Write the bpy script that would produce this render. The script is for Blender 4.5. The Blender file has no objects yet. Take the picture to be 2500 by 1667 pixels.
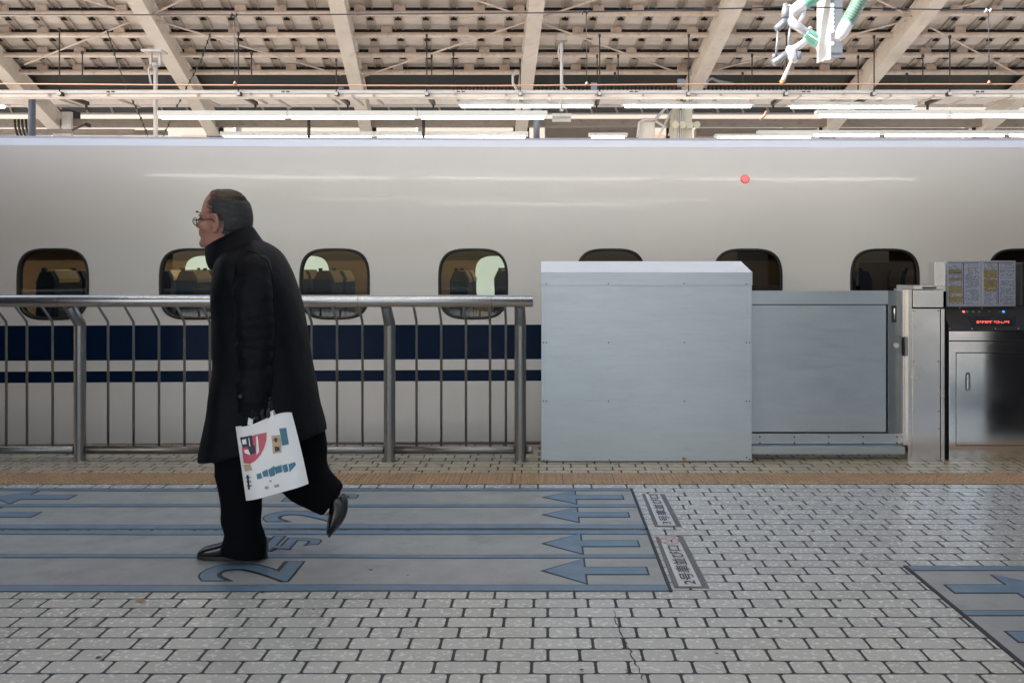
import bpy, bmesh, math, random
from mathutils import Vector, Matrix
from math import sin, cos, pi, radians, sqrt
random.seed(7)
SC = bpy.context.scene
COL = SC.collection
# ------------------------------------------------------------------ camera, world, sun
CAMH = 1.27
FPX = 2430.6
cd = bpy.data.cameras.new('camera'); cam = bpy.data.objects.new('camera', cd); COL.objects.link(cam)
cam.location = (0, 0, CAMH); cam.rotation_euler = (radians(90), 0, 0)
cd.lens = 35; cd.sensor_width = 36; cd.shift_x = -0.0332; cd.shift_y = -0.0726
cd.clip_start = 0.05; cd.clip_end = 3000
SC.camera = cam
SUN_DIR = Vector((0.78, 0.40, -0.62)).normalized()      # the way the light travels
w = bpy.data.worlds.new('World'); SC.world = w; w.use_nodes = True
nt = w.node_tree; nt.nodes.clear()
sky = nt.nodes.new('ShaderNodeTexSky'); sky.sky_type = 'NISHITA'; sky.sun_disc = False
sky.sun_elevation = math.asin(-SUN_DIR.z)
sky.sun_rotation = math.atan2(-SUN_DIR.x, -SUN_DIR.y)
sky.air_density = 1.0; sky.dust_density = 3.0; sky.ozone_density = 0.35
bg = nt.nodes.new('ShaderNodeBackground'); bg.inputs[1].default_value = 0.13
wo = nt.nodes.new('ShaderNodeOutputWorld')
nt.links.new(sky.outputs[0], bg.inputs[0]); nt.links.new(bg.outputs[0], wo.inputs[0])
sd = bpy.data.lights.new('sun', 'SUN'); sd.energy = 4.5; sd.angle = radians(0.53); sd.color = (1.0, 0.96, 0.91)
so = bpy.data.objects.new('sun', sd); COL.objects.link(so)
so.rotation_euler = SUN_DIR.to_track_quat('-Z', 'Y').to_euler()
SC.view_settings.view_transform = 'Standard'; SC.view_settings.look = 'None'
SC.view_settings.gamma = 1.0; SC.view_settings.exposure = 1.42
try:
    SC.cycles.max_bounces = 8; SC.cycles.diffuse_bounces = 5; SC.cycles.glossy_bounces = 4
    SC.cycles.transparent_max_bounces = 12
    SC.cycles.sample_clamp_indirect = 6
except Exception: pass

def P(x, y, Y):                                          # a picture position at a real distance
    return Vector(((x - 1333) * Y / FPX, Y, CAMH - (y - 652) * Y / FPX))
def PX(x, Y): return (x - 1333) * Y / FPX
def PZ(y, Y): return CAMH - (y - 652) * Y / FPX
def gy(y): return CAMH * FPX / (y - 652)                 # distance of a point of the ground

# ------------------------------------------------------------------ materials
MATS = {}
def mat(name, col, rough=0.6, metal=0.0, spec=0.5, var=0.0, vscale=6.0, stretch=(1,1,1), bump=0.0, bscale=40.0,
        rvar=0.0, coat=0.0, coatr=0.05, emit=None, estr=0.0, rnd=0.0, dirt=None, dscale=2.0, damt=0.0, sheen=0.0, aniso=0.0):
    if name in MATS: return MATS[name]
    m = bpy.data.materials.new(name); m.use_nodes = True; n = m.node_tree.nodes; L = m.node_tree.links
    b = n['Principled BSDF']
    b.inputs['Base Color'].default_value = (*col, 1); b.inputs['Roughness'].default_value = rough
    b.inputs['Metallic'].default_value = metal; b.inputs['Specular IOR Level'].default_value = spec
    b.inputs['Coat Weight'].default_value = coat; b.inputs['Coat Roughness'].default_value = coatr
    b.inputs['Sheen Weight'].default_value = sheen
    tc = n.new('ShaderNodeTexCoord'); mp = n.new('ShaderNodeMapping'); mp.inputs['Scale'].default_value = stretch
    L.new(tc.outputs['Object'], mp.inputs[0])
    out = None
    if var or rnd or damt:
        base = n.new('ShaderNodeRGB'); base.outputs[0].default_value = (*col, 1); out = base.outputs[0]
        if var:
            t = n.new('ShaderNodeTexNoise'); t.inputs['Scale'].default_value = vscale; t.inputs['Detail'].default_value = 6
            t.inputs['Roughness'].default_value = 0.65
            L.new(mp.outputs[0], t.inputs['Vector'])
            r = n.new('ShaderNodeMapRange'); r.inputs[1].default_value = 0.3; r.inputs[2].default_value = 0.7
            r.inputs[3].default_value = 1 - var; r.inputs[4].default_value = 1 + var
            L.new(t.outputs[0], r.inputs[0])
            mx = n.new('ShaderNodeVectorMath'); mx.operation = 'SCALE'; L.new(out, mx.inputs[0]); L.new(r.outputs[0], mx.inputs['Scale'])
            out = mx.outputs[0]
        if rnd:
            g = n.new('ShaderNodeNewGeometry'); r = n.new('ShaderNodeMapRange'); r.inputs[3].default_value = 1 - rnd; r.inputs[4].default_value = 1 + rnd
            L.new(g.outputs['Random Per Island'], r.inputs[0])
            mx = n.new('ShaderNodeVectorMath'); mx.operation = 'SCALE'; L.new(out, mx.inputs[0]); L.new(r.outputs[0], mx.inputs['Scale'])
            out = mx.outputs[0]
        if damt:
            t = n.new('ShaderNodeTexNoise'); t.inputs['Scale'].default_value = dscale; t.inputs['Detail'].default_value = 8; t.inputs['Roughness'].default_value = 0.7
            L.new(mp.outputs[0], t.inputs['Vector'])
            r = n.new('ShaderNodeMapRange'); r.inputs[1].default_value = 0.52; r.inputs[2].default_value = 0.72
            r.inputs[3].default_value = 0; r.inputs[4].default_value = damt; L.new(t.outputs[0], r.inputs[0])
            mx = n.new('ShaderNodeMix'); mx.data_type = 'RGBA'; L.new(r.outputs[0], mx.inputs[0]); L.new(out, mx.inputs[6])
            mx.inputs[7].default_value = (*(dirt or (0.05, 0.045, 0.04)), 1); out = mx.outputs[2]
        L.new(out, b.inputs['Base Color'])
    if rvar:
        t = n.new('ShaderNodeTexNoise'); t.inputs['Scale'].default_value = vscale * 1.7; t.inputs['Detail'].default_value = 5
        L.new(mp.outputs[0], t.inputs['Vector'])
        r = n.new('ShaderNodeMapRange'); r.inputs[1].default_value = 0.3; r.inputs[2].default_value = 0.7
        r.inputs[3].default_value = max(0.02, rough - rvar); r.inputs[4].default_value = rough + rvar
        L.new(t.outputs[0], r.inputs[0]); L.new(r.outputs[0], b.inputs['Roughness'])
    if bump:
        t = n.new('ShaderNodeTexNoise'); t.inputs['Scale'].default_value = bscale; t.inputs['Detail'].default_value = 4
        L.new(mp.outputs[0], t.inputs['Vector'])
        bu = n.new('ShaderNodeBump'); bu.inputs['Strength'].default_value = 1.0; bu.inputs['Distance'].default_value = bump
        L.new(t.outputs[0], bu.inputs['Height']); L.new(bu.outputs[0], b.inputs['Normal'])
    if emit:
        b.inputs['Emission Color'].default_value = (*emit, 1); b.inputs['Emission Strength'].default_value = estr
    MATS[name] = m
    return m

M_TILE = mat('paving tile', (0.475, 0.484, 0.472), 0.24, var=0.05, vscale=30, rvar=0.07, bump=0.0008, bscale=120, rnd=0.08, dirt=(0.30,0.295,0.28), dscale=210.0, damt=0.35)
M_TILE_WARM = mat('beige paving tile', (0.42, 0.37, 0.275), 0.34, var=0.10, vscale=9, rvar=0.10, bump=0.0010, bscale=90, rnd=0.10, dirt=(0.16,0.14,0.11), dscale=14.0, damt=0.55)
M_TILE_EDGE = mat('tan paving tile', (0.34, 0.24, 0.15), 0.5, var=0.15, vscale=9, bump=0.001, bscale=60, rnd=0.14, dirt=(0.14,0.11,0.08), dscale=20.0, damt=0.5)
M_GROUT = mat('dark grout', (0.035, 0.037, 0.04), 0.8, var=0.3, vscale=20, bump=0.001)
M_TACT = mat('ochre tactile paving', (0.38, 0.245, 0.14), 0.42, var=0.12, vscale=12, rnd=0.10, bump=0.0008, bscale=90, dirt=(0.14,0.09,0.06), dscale=6, damt=0.5)
M_LANE = mat('grey lane coating', (0.30, 0.315, 0.32), 0.42, var=0.09, vscale=5, rvar=0.08, bump=0.0014, bscale=110, dirt=(0.13,0.13,0.13), dscale=4, damt=0.45)
M_BLUE = mat('blue lane paint', (0.115, 0.195, 0.29), 0.42, var=0.12, vscale=7, rvar=0.06, bump=0.0012, bscale=110, dirt=(0.12,0.15,0.19), dscale=6, damt=0.5)
M_OUTL = mat('dark marking outline', (0.02, 0.024, 0.032), 0.6, var=0.2)
M_PLATE = mat('worn white plate', (0.55, 0.56, 0.56), 0.4, var=0.08, vscale=20, dirt=(0.2,0.2,0.2), dscale=18, damt=0.6)
M_PLATEF = mat('grey mastic border', (0.13, 0.135, 0.145), 0.6, var=0.2, vscale=30)
M_INK = mat('navy lettering', (0.03, 0.035, 0.06), 0.5)
M_RED = mat('red symbol', (0.5, 0.06, 0.07), 0.5)
M_ALU = mat('aluminium panel', (0.54, 0.595, 0.64), 0.42, metal=0.85, var=0.04, vscale=3, stretch=(1,1,8), rvar=0.05, bump=0.0002, bscale=6, dirt=(0.46,0.47,0.49), dscale=7, damt=0.35)
M_ALUS = mat('brushed steel', (0.74, 0.71, 0.69), 0.24, metal=1.0, var=0.03, vscale=4, rvar=0.04, bump=0.0008, bscale=2.5, dirt=(0.42,0.40,0.38), dscale=16, damt=0.25)
M_STEEL = mat('worn steel tube', (0.30, 0.30, 0.30), 0.33, metal=0.9, var=0.06, vscale=9, rvar=0.05, dirt=(0.2,0.19,0.18), dscale=24, damt=0.35)
M_STEELR = mat('polished handrail steel', (0.62, 0.61, 0.60), 0.27, metal=1.0)
M_DARKST = mat('dark grey steel', (0.055, 0.06, 0.07), 0.35, metal=0.5)
M_WHITE = None
M_NAVY = mat('navy stripe paint', (0.0005, 0.0105, 0.040), 0.35, spec=0.15, coat=0.06, coatr=0.06, var=0.05)
M_RUBBER = mat('black rubber', (0.012, 0.012, 0.013), 0.45)
M_BEIGE = mat('beige painted steel', (0.76, 0.70, 0.64), 0.55, var=0.05, vscale=3, rvar=0.06, dirt=(0.45,0.38,0.32), dscale=4, damt=0.4)
M_PURL = mat('purlin paint', (0.67, 0.57, 0.50), 0.6, var=0.10, vscale=5, dirt=(0.2,0.13,0.09), dscale=6, damt=0.5)
M_SHEET = mat('roof sheet', (0.72, 0.67, 0.63), 0.7, var=0.04, vscale=2, dirt=(0.25,0.2,0.17), dscale=2, damt=0.4)
M_RIB = mat('roof joint channel', (0.42, 0.37, 0.33), 0.6, var=0.1)
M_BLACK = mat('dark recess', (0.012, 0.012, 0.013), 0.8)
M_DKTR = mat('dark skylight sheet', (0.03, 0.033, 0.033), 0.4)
M_GIRD = mat('taupe girder', (0.27, 0.23, 0.20), 0.65, var=0.08, vscale=4, dirt=(0.1,0.08,0.07), dscale=6, damt=0.4)
M_TROUGH = mat('galvanised trough', (0.60, 0.57, 0.54), 0.4, metal=0.2, var=0.12, vscale=12, stretch=(0.3,1,1))
M_LAMPB = mat('lamp housing', (0.62, 0.64, 0.62), 0.4)
M_TUBE = mat('lit fluorescent tube', (0.9, 0.9, 0.9), 0.4, emit=(1.0, 0.98, 0.90), estr=5.0)
M_POLEW = mat('white pole paint', (0.62, 0.60, 0.58), 0.45, var=0.08)
M_POLEB = mat('blue grey pole paint', (0.10, 0.12, 0.16), 0.45)
M_ROD = mat('dark hanger rod', (0.035, 0.03, 0.028), 0.5, metal=0.3)
M_WIRE = mat('dark wire', (0.03, 0.03, 0.035), 0.5, metal=0.4)
M_COPPER = mat('copper contact wire', (0.45, 0.26, 0.18), 0.4, metal=0.5)
M_CERAM = mat('green glazed ceramic', (0.16, 0.42, 0.33), 0.18, coat=0.6, var=0.1, vscale=12)
M_CERAMD = mat('sooty green ceramic', (0.15, 0.26, 0.21), 0.3, coat=0.3, dirt=(0.02,0.02,0.02), dscale=22, damt=0.9)
M_GALV = mat('bright galvanised steel', (0.60, 0.61, 0.63), 0.35, metal=0.3, var=0.06, vscale=14)
M_GALVG = mat('grey galvanised steel', (0.22, 0.24, 0.27), 0.4, metal=0.4, var=0.06)
M_COAT = mat('black wool coat', (0.0022, 0.0030, 0.0058), 0.6, spec=0.16, var=0.25, vscale=5, bump=0.004, bscale=14)
M_TROU = mat('black trousers', (0.003, 0.0032, 0.0045), 0.8, spec=0.10, bump=0.001, bscale=18)
M_SHOE = mat('polished black leather', (0.008, 0.009, 0.011), 0.20, coat=0.25)
M_SKIN = mat('skin', (0.40, 0.20, 0.155), 0.5, var=0.10, vscale=18, bump=0.0006, bscale=90)
M_HAIRD = mat('dark grey hair', (0.018, 0.019, 0.021), 0.6, var=0.5, vscale=60, stretch=(0.3,1,1), bump=0.004, bscale=55)
M_HAIRT = mat('thin brown hair', (0.20, 0.135, 0.085), 0.6, var=0.35, vscale=60, stretch=(0.3,1,1), bump=0.003, bscale=55)
M_FRAME = mat('dark glasses frame', (0.02, 0.02, 0.025), 0.3, metal=0.5)
M_GLOVE = mat('black glove', (0.010, 0.010, 0.012), 0.5, bump=0.0008)
M_BAG = mat('white plastic bag', (0.88, 0.90, 0.92), 0.35, var=0.02, bump=0.003, bscale=9)
M_PINK = mat('crimson print', (0.60, 0.10, 0.15), 0.4)
M_TEAL = mat('teal print', (0.06, 0.20, 0.30), 0.4)
M_BTAN = mat('tan print', (0.55, 0.42, 0.27), 0.4)
M_BGREY = mat('grey print', (0.35, 0.36, 0.4), 0.4)
M_DESK = mat('smooth stainless steel', (0.76, 0.735, 0.71), 0.13, metal=1.0, var=0.02, vscale=3, rvar=0.03, bump=0.0010, bscale=2.0, dirt=(0.45,0.42,0.38), dscale=12, damt=0.2)
M_CONS = mat('black console plastic', (0.018, 0.018, 0.019), 0.45, bump=0.0004, bscale=120)
M_PAPER = mat('timetable sheet', (0.42, 0.46, 0.58), 0.3, coat=0.3)
M_TTY = mat('timetable ochre block', (0.40, 0.31, 0.10), 0.4)
M_TTP = mat('timetable violet bar', (0.10, 0.05, 0.16), 0.4)
M_TTB = mat('timetable digits', (0.07, 0.08, 0.13), 0.4)
M_TTF = mat('timetable frame', (0.40, 0.43, 0.48), 0.35, metal=0.4)
M_CONC = mat('platform concrete', (0.30, 0.28, 0.25), 0.8, var=0.15, vscale=3)
M_BALL = mat('track bed ballast', (0.56, 0.52, 0.48), 0.9, var=0.2, vscale=30, bump=0.02, bscale=25)
M_FARF = mat('far platform paving', (0.80, 0.76, 0.72), 0.7, var=0.04)
M_CREAM = mat('cream station wall', (0.32, 0.28, 0.245), 0.7, var=0.05)
M_PALE = mat('pale screen wall', (0.27, 0.32, 0.28), 0.6, var=0.04)
M_CABW = mat('cabin wall panel', (0.36, 0.21, 0.10), 0.6, var=0.1, vscale=4)
M_CABT = mat('cabin ceiling', (0.28, 0.32, 0.31), 0.5)
M_SEAT = mat('navy seat fabric', (0.012, 0.018, 0.035), 0.8)
M_SEATG = mat('grey seat shell', (0.06, 0.065, 0.075), 0.5)
M_COVER = mat('tan headrest cover', (0.48, 0.32, 0.16), 0.8)

def glass(name, tint, refl):
    m = bpy.data.materials.new(name); m.use_nodes = True; n = m.node_tree.nodes; L = m.node_tree.links; n.clear()
    o = n.new('ShaderNodeOutputMaterial'); t = n.new('ShaderNodeBsdfTransparent'); t.inputs[0].default_value = (*tint, 1)
    g = n.new('ShaderNodeBsdfGlossy'); g.inputs['Roughness'].default_value = 0.02; g.inputs[0].default_value = (0.9, 0.95, 0.95, 1)
    f = n.new('ShaderNodeFresnel'); f.inputs[0].default_value = 1.5
    a = n.new('ShaderNodeMath'); a.operation = 'MULTIPLY_ADD'; a.inputs[1].default_value = 1.0; a.inputs[2].default_value = refl
    L.new(f.outputs[0], a.inputs[0])
    mx = n.new('ShaderNodeMixShader'); L.new(a.outputs[0], mx.inputs[0]); L.new(t.outputs[0], mx.inputs[1]); L.new(g.outputs[0], mx.inputs[2])
    L.new(mx.outputs[0], o.inputs[0]); return m
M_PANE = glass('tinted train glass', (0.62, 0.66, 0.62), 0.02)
M_PANED = glass('dim cabin train glass', (0.12, 0.13, 0.12), 0.03)  # dark interior behind the right windows is put into the tint
M_CLEAR = glass('clear lens glass', (0.93, 0.93, 0.93), 0.02)

def train_white():
    m = mat('glossy white train paint', (0.74, 0.725, 0.70), 0.34, coat=0.30, coatr=0.09, var=0.015, vscale=2)
    n = m.node_tree.nodes; L = m.node_tree.links; b = n['Principled BSDF']
    tc = n.new('ShaderNodeTexCoord'); mp = n.new('ShaderNodeMapping'); mp.inputs['Scale'].default_value = (0.8, 1, 1.6)
    t = n.new('ShaderNodeTexNoise'); t.inputs['Scale'].default_value = 2.2; t.inputs['Detail'].default_value = 2
    bu = n.new('ShaderNodeBump'); bu.inputs['Distance'].default_value = 0.004; bu.inputs['Strength'].default_value = 0.5
    L.new(tc.outputs['Object'], mp.inputs[0]); L.new(mp.outputs[0], t.inputs['Vector']); L.new(t.outputs[0], bu.inputs['Height'])
    L.new(bu.outputs[0], b.inputs['Normal']); L.new(bu.outputs[0], b.inputs['Coat Normal'])
    return m
M_WHITE = train_white()

# ------------------------------------------------------------------ mesh helpers
class MB:
    def __init__(s): s.v = []; s.f = []; s.m = []; s.sm = []
    def add(s, vs, fs, mi=0, smooth=False):
        o = len(s.v); s.v += [tuple(v) for v in vs]
        for f in fs: s.f.append(tuple(i + o for i in f)); s.m.append(mi); s.sm.append(smooth)
        return s
    def box(s, a, b, mi=0, bev=0.0):
        x0, y0, z0 = [min(p, q) for p, q in zip(a, b)]; x1, y1, z1 = [max(p, q) for p, q in zip(a, b)]
        if bev <= 0:
            vs = [(x0,y0,z0),(x1,y0,z0),(x1,y1,z0),(x0,y1,z0),(x0,y0,z1),(x1,y0,z1),(x1,y1,z1),(x0,y1,z1)]
            s.add(vs, [(0,3,2,1),(4,5,6,7),(0,1,5,4),(1,2,6,5),(2,3,7,6),(3,0,4,7)], mi); return s
        bm = bmesh.new(); bmesh.ops.create_cube(bm, size=1)
        for v in bm.verts: v.co = Vector((x0 + (v.co.x + .5) * (x1 - x0), y0 + (v.co.y + .5) * (y1 - y0), z0 + (v.co.z + .5) * (z1 - z0)))
        bmesh.ops.bevel(bm, geom=list(bm.edges), offset=bev, segments=2, affect='EDGES', profile=0.5)
        bm.verts.ensure_lookup_table()
        s.add([v.co for v in bm.verts], [[v.index for v in f.verts] for f in bm.faces], mi); bm.free(); return s
    def obox(s, a, b, wx, hz, mi=0, up=(0,0,1)):          # a beam from a to b, width wx, height hz (centred)
        a = Vector(a); b = Vector(b); d = (b - a).normalized(); side = d.cross(Vector(up)).normalized(); u = side.cross(d).normalized()
        vs = []
        for p in (a, b):
            for sx, sz in ((-1,-1),(1,-1),(1,1),(-1,1)): vs.append(p + side * sx * wx / 2 + u * sz * hz / 2)
        s.add(vs, [(3,2,1,0),(4,5,6,7),(0,1,5,4),(1,2,6,5),(2,3,7,6),(3,0,4,7)], mi); return s
    def tube(s, pts, r, n=12, mi=0, smooth=True, cap=True):
        pts = [Vector(p) for p in pts]; rs = r if isinstance(r, (list, tuple)) else [r] * len(pts)
        rings = []; ref = None
        for i, p in enumerate(pts):
            if i == 0: d = pts[1] - p
            elif i == len(pts) - 1: d = p - pts[i-1]
            else: d = (pts[i+1] - p).normalized() + (p - pts[i-1]).normalized()
            d.normalize()
            if ref is None:
                ref = Vector((0,0,1)) if abs(d.z) < 0.9 else Vector((1,0,0))
            a = d.cross(ref).normalized(); ref = a.cross(d).normalized(); bb = ref
            rings.append([p + (a * cos(2*pi*k/n) + bb * sin(2*pi*k/n)) * rs[i] for k in range(n)])
        return s.loft(rings, mi, smooth, cap)
    def loft(s, rings, mi=0, smooth=True, cap=True):
        n = len(rings[0]); vs = [v for r in rings for v in r]; fs = []
        for i in range(len(rings) - 1):
            for k in range(n): fs.append((i*n+k, i*n+(k+1)%n, (i+1)*n+(k+1)%n, (i+1)*n+k))
        o = len(s.v); s.add(vs, fs, mi, smooth)
        if cap:
            s.f.append(tuple(o + k for k in reversed(range(n)))); s.m.append(mi); s.sm.append(False)
            s.f.append(tuple(o + (len(rings)-1)*n + k for k in range(n))); s.m.append(mi); s.sm.append(False)
        return s
    def prism(s, poly, z0, z1, mi=0):                    # a plan outline raised from z0 to z1
        n = len(poly); vs = [(x, y, z0) for x, y in poly] + [(x, y, z1) for x, y in poly]
        s.add(vs, [tuple(range(n, 2*n)), tuple(reversed(range(n)))] + [(k, (k+1)%n, n+(k+1)%n, n+k) for k in range(n)], mi); return s
    def fprism(s, poly, y0, y1, mi=0):                   # an outline in the x,z plane made solid from y0 to y1
        n = len(poly); vs = [(x, y0, z) for x, z in poly] + [(x, y1, z) for x, z in poly]
        s.add(vs, [tuple(range(n)), tuple(reversed(range(n, 2*n)))] + [(k, n+k, n+(k+1)%n, (k+1)%n) for k in range(n)], mi); return s
    def build(s, name, mats, parent=None, fn=None, recalc=True, bevel=0.0, kind=None):
        me = bpy.data.meshes.new(name)
        vs = [fn(Vector(v)) for v in s.v] if fn else s.v
        me.from_pydata([tuple(v) for v in vs], [], s.f)
        for mm in (mats if isinstance(mats, (list, tuple)) else [mats]): me.materials.append(mm)
        me.polygons.foreach_set('material_index', s.m); me.polygons.foreach_set('use_smooth', s.sm)
        if recalc:
            bm = bmesh.new(); bm.from_mesh(me); bmesh.ops.recalc_face_normals(bm, faces=bm.faces); bm.to_mesh(me); bm.free()
        me.update()
        o = bpy.data.objects.new(name, me); COL.objects.link(o)
        if parent: link(o, parent)
        if bevel:
            md = o.modifiers.new('bevel', 'BEVEL'); md.width = bevel; md.segments = 2; md.limit_method = 'ANGLE'
        if kind: o['kind'] = kind
        return o
def world_of(o):
    m = o.matrix_basis.copy()
    while o.parent: o = o.parent; m = o.matrix_basis @ m
    return m
def link(o, parent):
    o.parent = parent; o.matrix_parent_inverse = Matrix.Identity(4); o.matrix_basis = world_of(parent).inverted() @ o.matrix_basis
def thing(name, label, cat, loc=(0,0,0), group=None):
    o = bpy.data.objects.new(name, None); COL.objects.link(o); o.location = loc; o.empty_display_size = 0.1
    o['label'] = label; o['category'] = cat
    if group: o['group'] = group
    return o
def tag(o, label, cat, group=None):
    o['label'] = label; o['category'] = cat
    if group: o['group'] = group
    return o
def text_mb(body, fn, off=0.0, mi=0, thick=0.0):
    """lettering as flat faces; fn(u, v) gives the place for u, v in 0..1"""
    c = bpy.data.curves.new('t', 'FONT'); c.body = body; c.offset = off; c.resolution_u = 4
    t = bpy.data.objects.new('t', c); COL.objects.link(t); bpy.context.view_layer.update()
    me = bpy.data.meshes.new_from_object(t.evaluated_get(bpy.context.evaluated_depsgraph_get()))
    bpy.data.objects.remove(t); bpy.data.curves.remove(c)
    co = [v.co.copy() for v in me.vertices]; fs = [tuple(p.vertices) for p in me.polygons]
    x0 = min(v.x for v in co); x1 = max(v.x for v in co); y0 = min(v.y for v in co); y1 = max(v.y for v in co)
    bpy.data.meshes.remove(me)
    mb = MB(); mb.add([fn((v.x-x0)/(x1-x0), (v.y-y0)/(y1-y0)) for v in co], fs, mi); return mb
ORD = ['first','second','third','fourth','fifth','sixth','seventh','eighth','ninth','tenth','eleventh','twelfth','thirteenth',
       'fourteenth','fifteenth','sixteenth','seventeenth','eighteenth','nineteenth','twentieth','twenty-first','twenty-second','twenty-third','twenty-fourth','twenty-fifth']

# ------------------------------------------------------------------ ground, platform
def bend(x):                                             # the track curves gently
    if x < -4.5: return -0.162 + 0.054*(x+4.5)
    if x > 4.5: return -0.018*(x-4.5)
    return 0.018*x - 0.004*x*x
EDGE = 7.22
XL, XR, YB = -7.5, 7.5, -2.0
mb = MB(); mb.add([(-60,-60,-1.25),(60,-60,-1.25),(60,120,-1.25),(-60,120,-1.25)], [(0,1,2,3)])
g = mb.build('ground', M_BALL, kind='structure')
mb = MB(); n = 40; xs = [-22 + 44*i/n for i in range(n+1)]
poly = [(-22,-7.0),(22,-7.0)] + [(x, EDGE + bend(x)) for x in reversed(xs)]
mb.prism(poly, -1.2, 0.0048); mb.build('platform', [M_GROUT], kind='structure')
# paving tiles: alternating long and short pieces in rows 0.1 m apart
def tile(mb, x0, x1, y0, y1, zt=0.006, c=0.010, mi=0):
    e = 0.0012
    o = [(x0+c,y0),(x1-c,y0),(x1-c*.3,y0+c*.3),(x1,y0+c),(x1,y1-c),(x1-c*.3,y1-c*.3),(x1-c,y1),(x0+c,y1),(x0+c*.3,y1-c*.3),(x0,y1-c),(x0,y0+c),(x0+c*.3,y0+c*.3)]
    cx, cy = (x0+x1)/2, (y0+y1)/2; n = len(o)
    h = random.uniform(-0.0006, 0.0006); tx = random.uniform(-0.004, 0.004); ty = random.uniform(-0.004, 0.004)
    def q(p, k): return (p[0] + (cx-p[0])*k/abs(x1-x0)*2, p[1] + (cy-p[1])*k/abs(y1-y0)*2)
    vs = [(a,b,0.0) for a,b in o] + [(a,b,zt-e+h+(a-cx)*tx+(b-cy)*ty) for a,b in o] + [(*q(p,e*1.4), zt+h+(p[0]-cx)*tx+(p[1]-cy)*ty) for p in o]
    fs = [(k,(k+1)%n,n+(k+1)%n,n+k) for k in range(n)] + [(n+k,n+(k+1)%n,2*n+(k+1)%n,2*n+k) for k in range(n)] + [tuple(range(2*n,3*n))]
    mb.add(vs, fs, mi)
LANES = [(-7.6, 0.485, 4.786-0.0, 5.675), (-7.6, 0.485, 3.878, 4.786), (1.515, 7.6, 2.55, 4.20)]
def in_lane(x0, x1, y0, y1):
    for (a, b, c, d) in LANES:
        if x0 > a and x1 < b and y0 > c and y1 < d: return True
    return False
mb = MB(); g_ = 0.0046
for k in range(int(YB/0.1), 73):
    y0 = k*0.1; y1 = y0 + 0.1
    if 5.79 < (y0+y1)/2 < 6.13: continue
    st = 0.006 if k % 2 == 0 else 0.158
    i0 = int(XL/0.308) - 1
    for i in range(i0, int(XR/0.308)+1):
        s0 = st + 0.308*i; jit = random.uniform(-.0012,.0012)
        for (a, b) in ((s0, s0+0.104), (s0+0.104, s0+0.308)):
            if in_lane(a, b, y0, y1): continue
            if y1 > EDGE - 0.02 + bend((a+b)/2): continue
            edge = y0 > EDGE - 0.34 + bend((a+b)/2)
            yy0, yy1 = y0 + g_ + jit, y1 - g_ + jit
            if y0 < 6.115 < y1: yy0 = 6.119
            if y0 < 5.81 < y1 : yy1 = 5.806
            aa, bb = a + g_, b - g_
            tile(mb, aa, bb, yy0, yy1, mi=1 if edge else (2 if y0 > 6.05 else 0))
tiles = mb.build('paving', [M_TILE, M_TILE_EDGE, M_TILE_WARM], kind='structure', recalc=False)
# tactile strip
mb = MB()
for i in range(-25, 25):
    x0 = 0.1 + 0.304*i; y0 = 5.812; y1 = 6.114
    mb.box((x0+.002, y0, 0.0), (x0+.302, y1, 0.007), bev=0.0015)
    for a in range(11):
        for b in range(6):
            cx = x0 + .152 + (a-5)*.0268; cy = (y0+y1)/2 + (b-2.5)*.049 + (.006 if a % 2 else -.006); n = 6
            r0 = [(cx + .0122*cos(2*pi*k/n), cy + .020*sin(2*pi*k/n), .007) for k in range(n)]
            r1 = [(cx + .0065*cos(2*pi*k/n), cy + .013*sin(2*pi*k/n), .0135) for k in range(n)]
            mb.add(r0 + r1, [(k,(k+1)%n,n+(k+1)%n,n+k) for k in range(n)] + [tuple(range(n,2*n))])
o = mb.build('tactile_paving', M_TACT, recalc=False)
tag(o, 'long ochre strip of tactile paving blocks with raised dots along the platform', 'tactile paving')
# platform edge lip
mb = MB()
for a, b in zip(xs[:-1], xs[1:]):
    mb.add([(a, EDGE+bend(a)-.005, .0), (b, EDGE+bend(b)-.005, .0), (b, EDGE+bend(b)+.03, .0), (a, EDGE+bend(a)+.03, .0),
            (a, EDGE+bend(a)-.005, .007), (b, EDGE+bend(b)-.005, .007), (b, EDGE+bend(b)+.03, .007), (a, EDGE+bend(a)+.03, .007)],
           [(4,5,6,7),(0,1,5,4),(2,3,7,6)])
mb.build('platform_edge', M_TILE_EDGE, kind='structure')

# ------------------------------------------------------------------ queue lanes
def wavy(x, y, a=0.004): return y + a*sin(x*1.9 + y*7) + a*.5*sin(x*5.3 + y*3)
def strip(mb, x0, x1, y0, y1, z0, z1, mi=0, n=60, amp=0.004):
    xs = [x0 + (x1-x0)*i/n for i in range(n+1)]
    top0 = [(x, wavy(x, y0, amp), z1) for x in xs]; top1 = [(x, wavy(x, y1, amp), z1) for x in xs]
    b0 = [(x, y, z0) for x, y, z in top0]; b1 = [(x, y, z0) for x, y, z in top1]
    m = n + 1; fs = []
    for i in range(n):
        fs += [(i, i+1, m+i+1, m+i), (2*m+i, 2*m+i+1, i+1, i), (m+i, m+i+1, 3*m+i+1, 3*m+i)]
    fs += [(0, m, 3*m, 2*m), (n, 2*m+n, 3*m+n, m+n)]
    mb.add(top0 + top1 + b0 + b1, fs, mi)
def arrow_poly(xt, xb, xe, yc, hh, sh, grow=0.0):
    s = 1 if xb > xt else -1; g = grow
    return [(xt - s*g*2.2, yc), (xb + s*g, yc-hh-g*1.6), (xb + s*g, yc-sh-g), (xe + s*g, yc-sh-g), (xe + s*g, yc+sh+g), (xb + s*g, yc+sh+g), (xb + s*g, yc+hh+g*1.6)]
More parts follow.
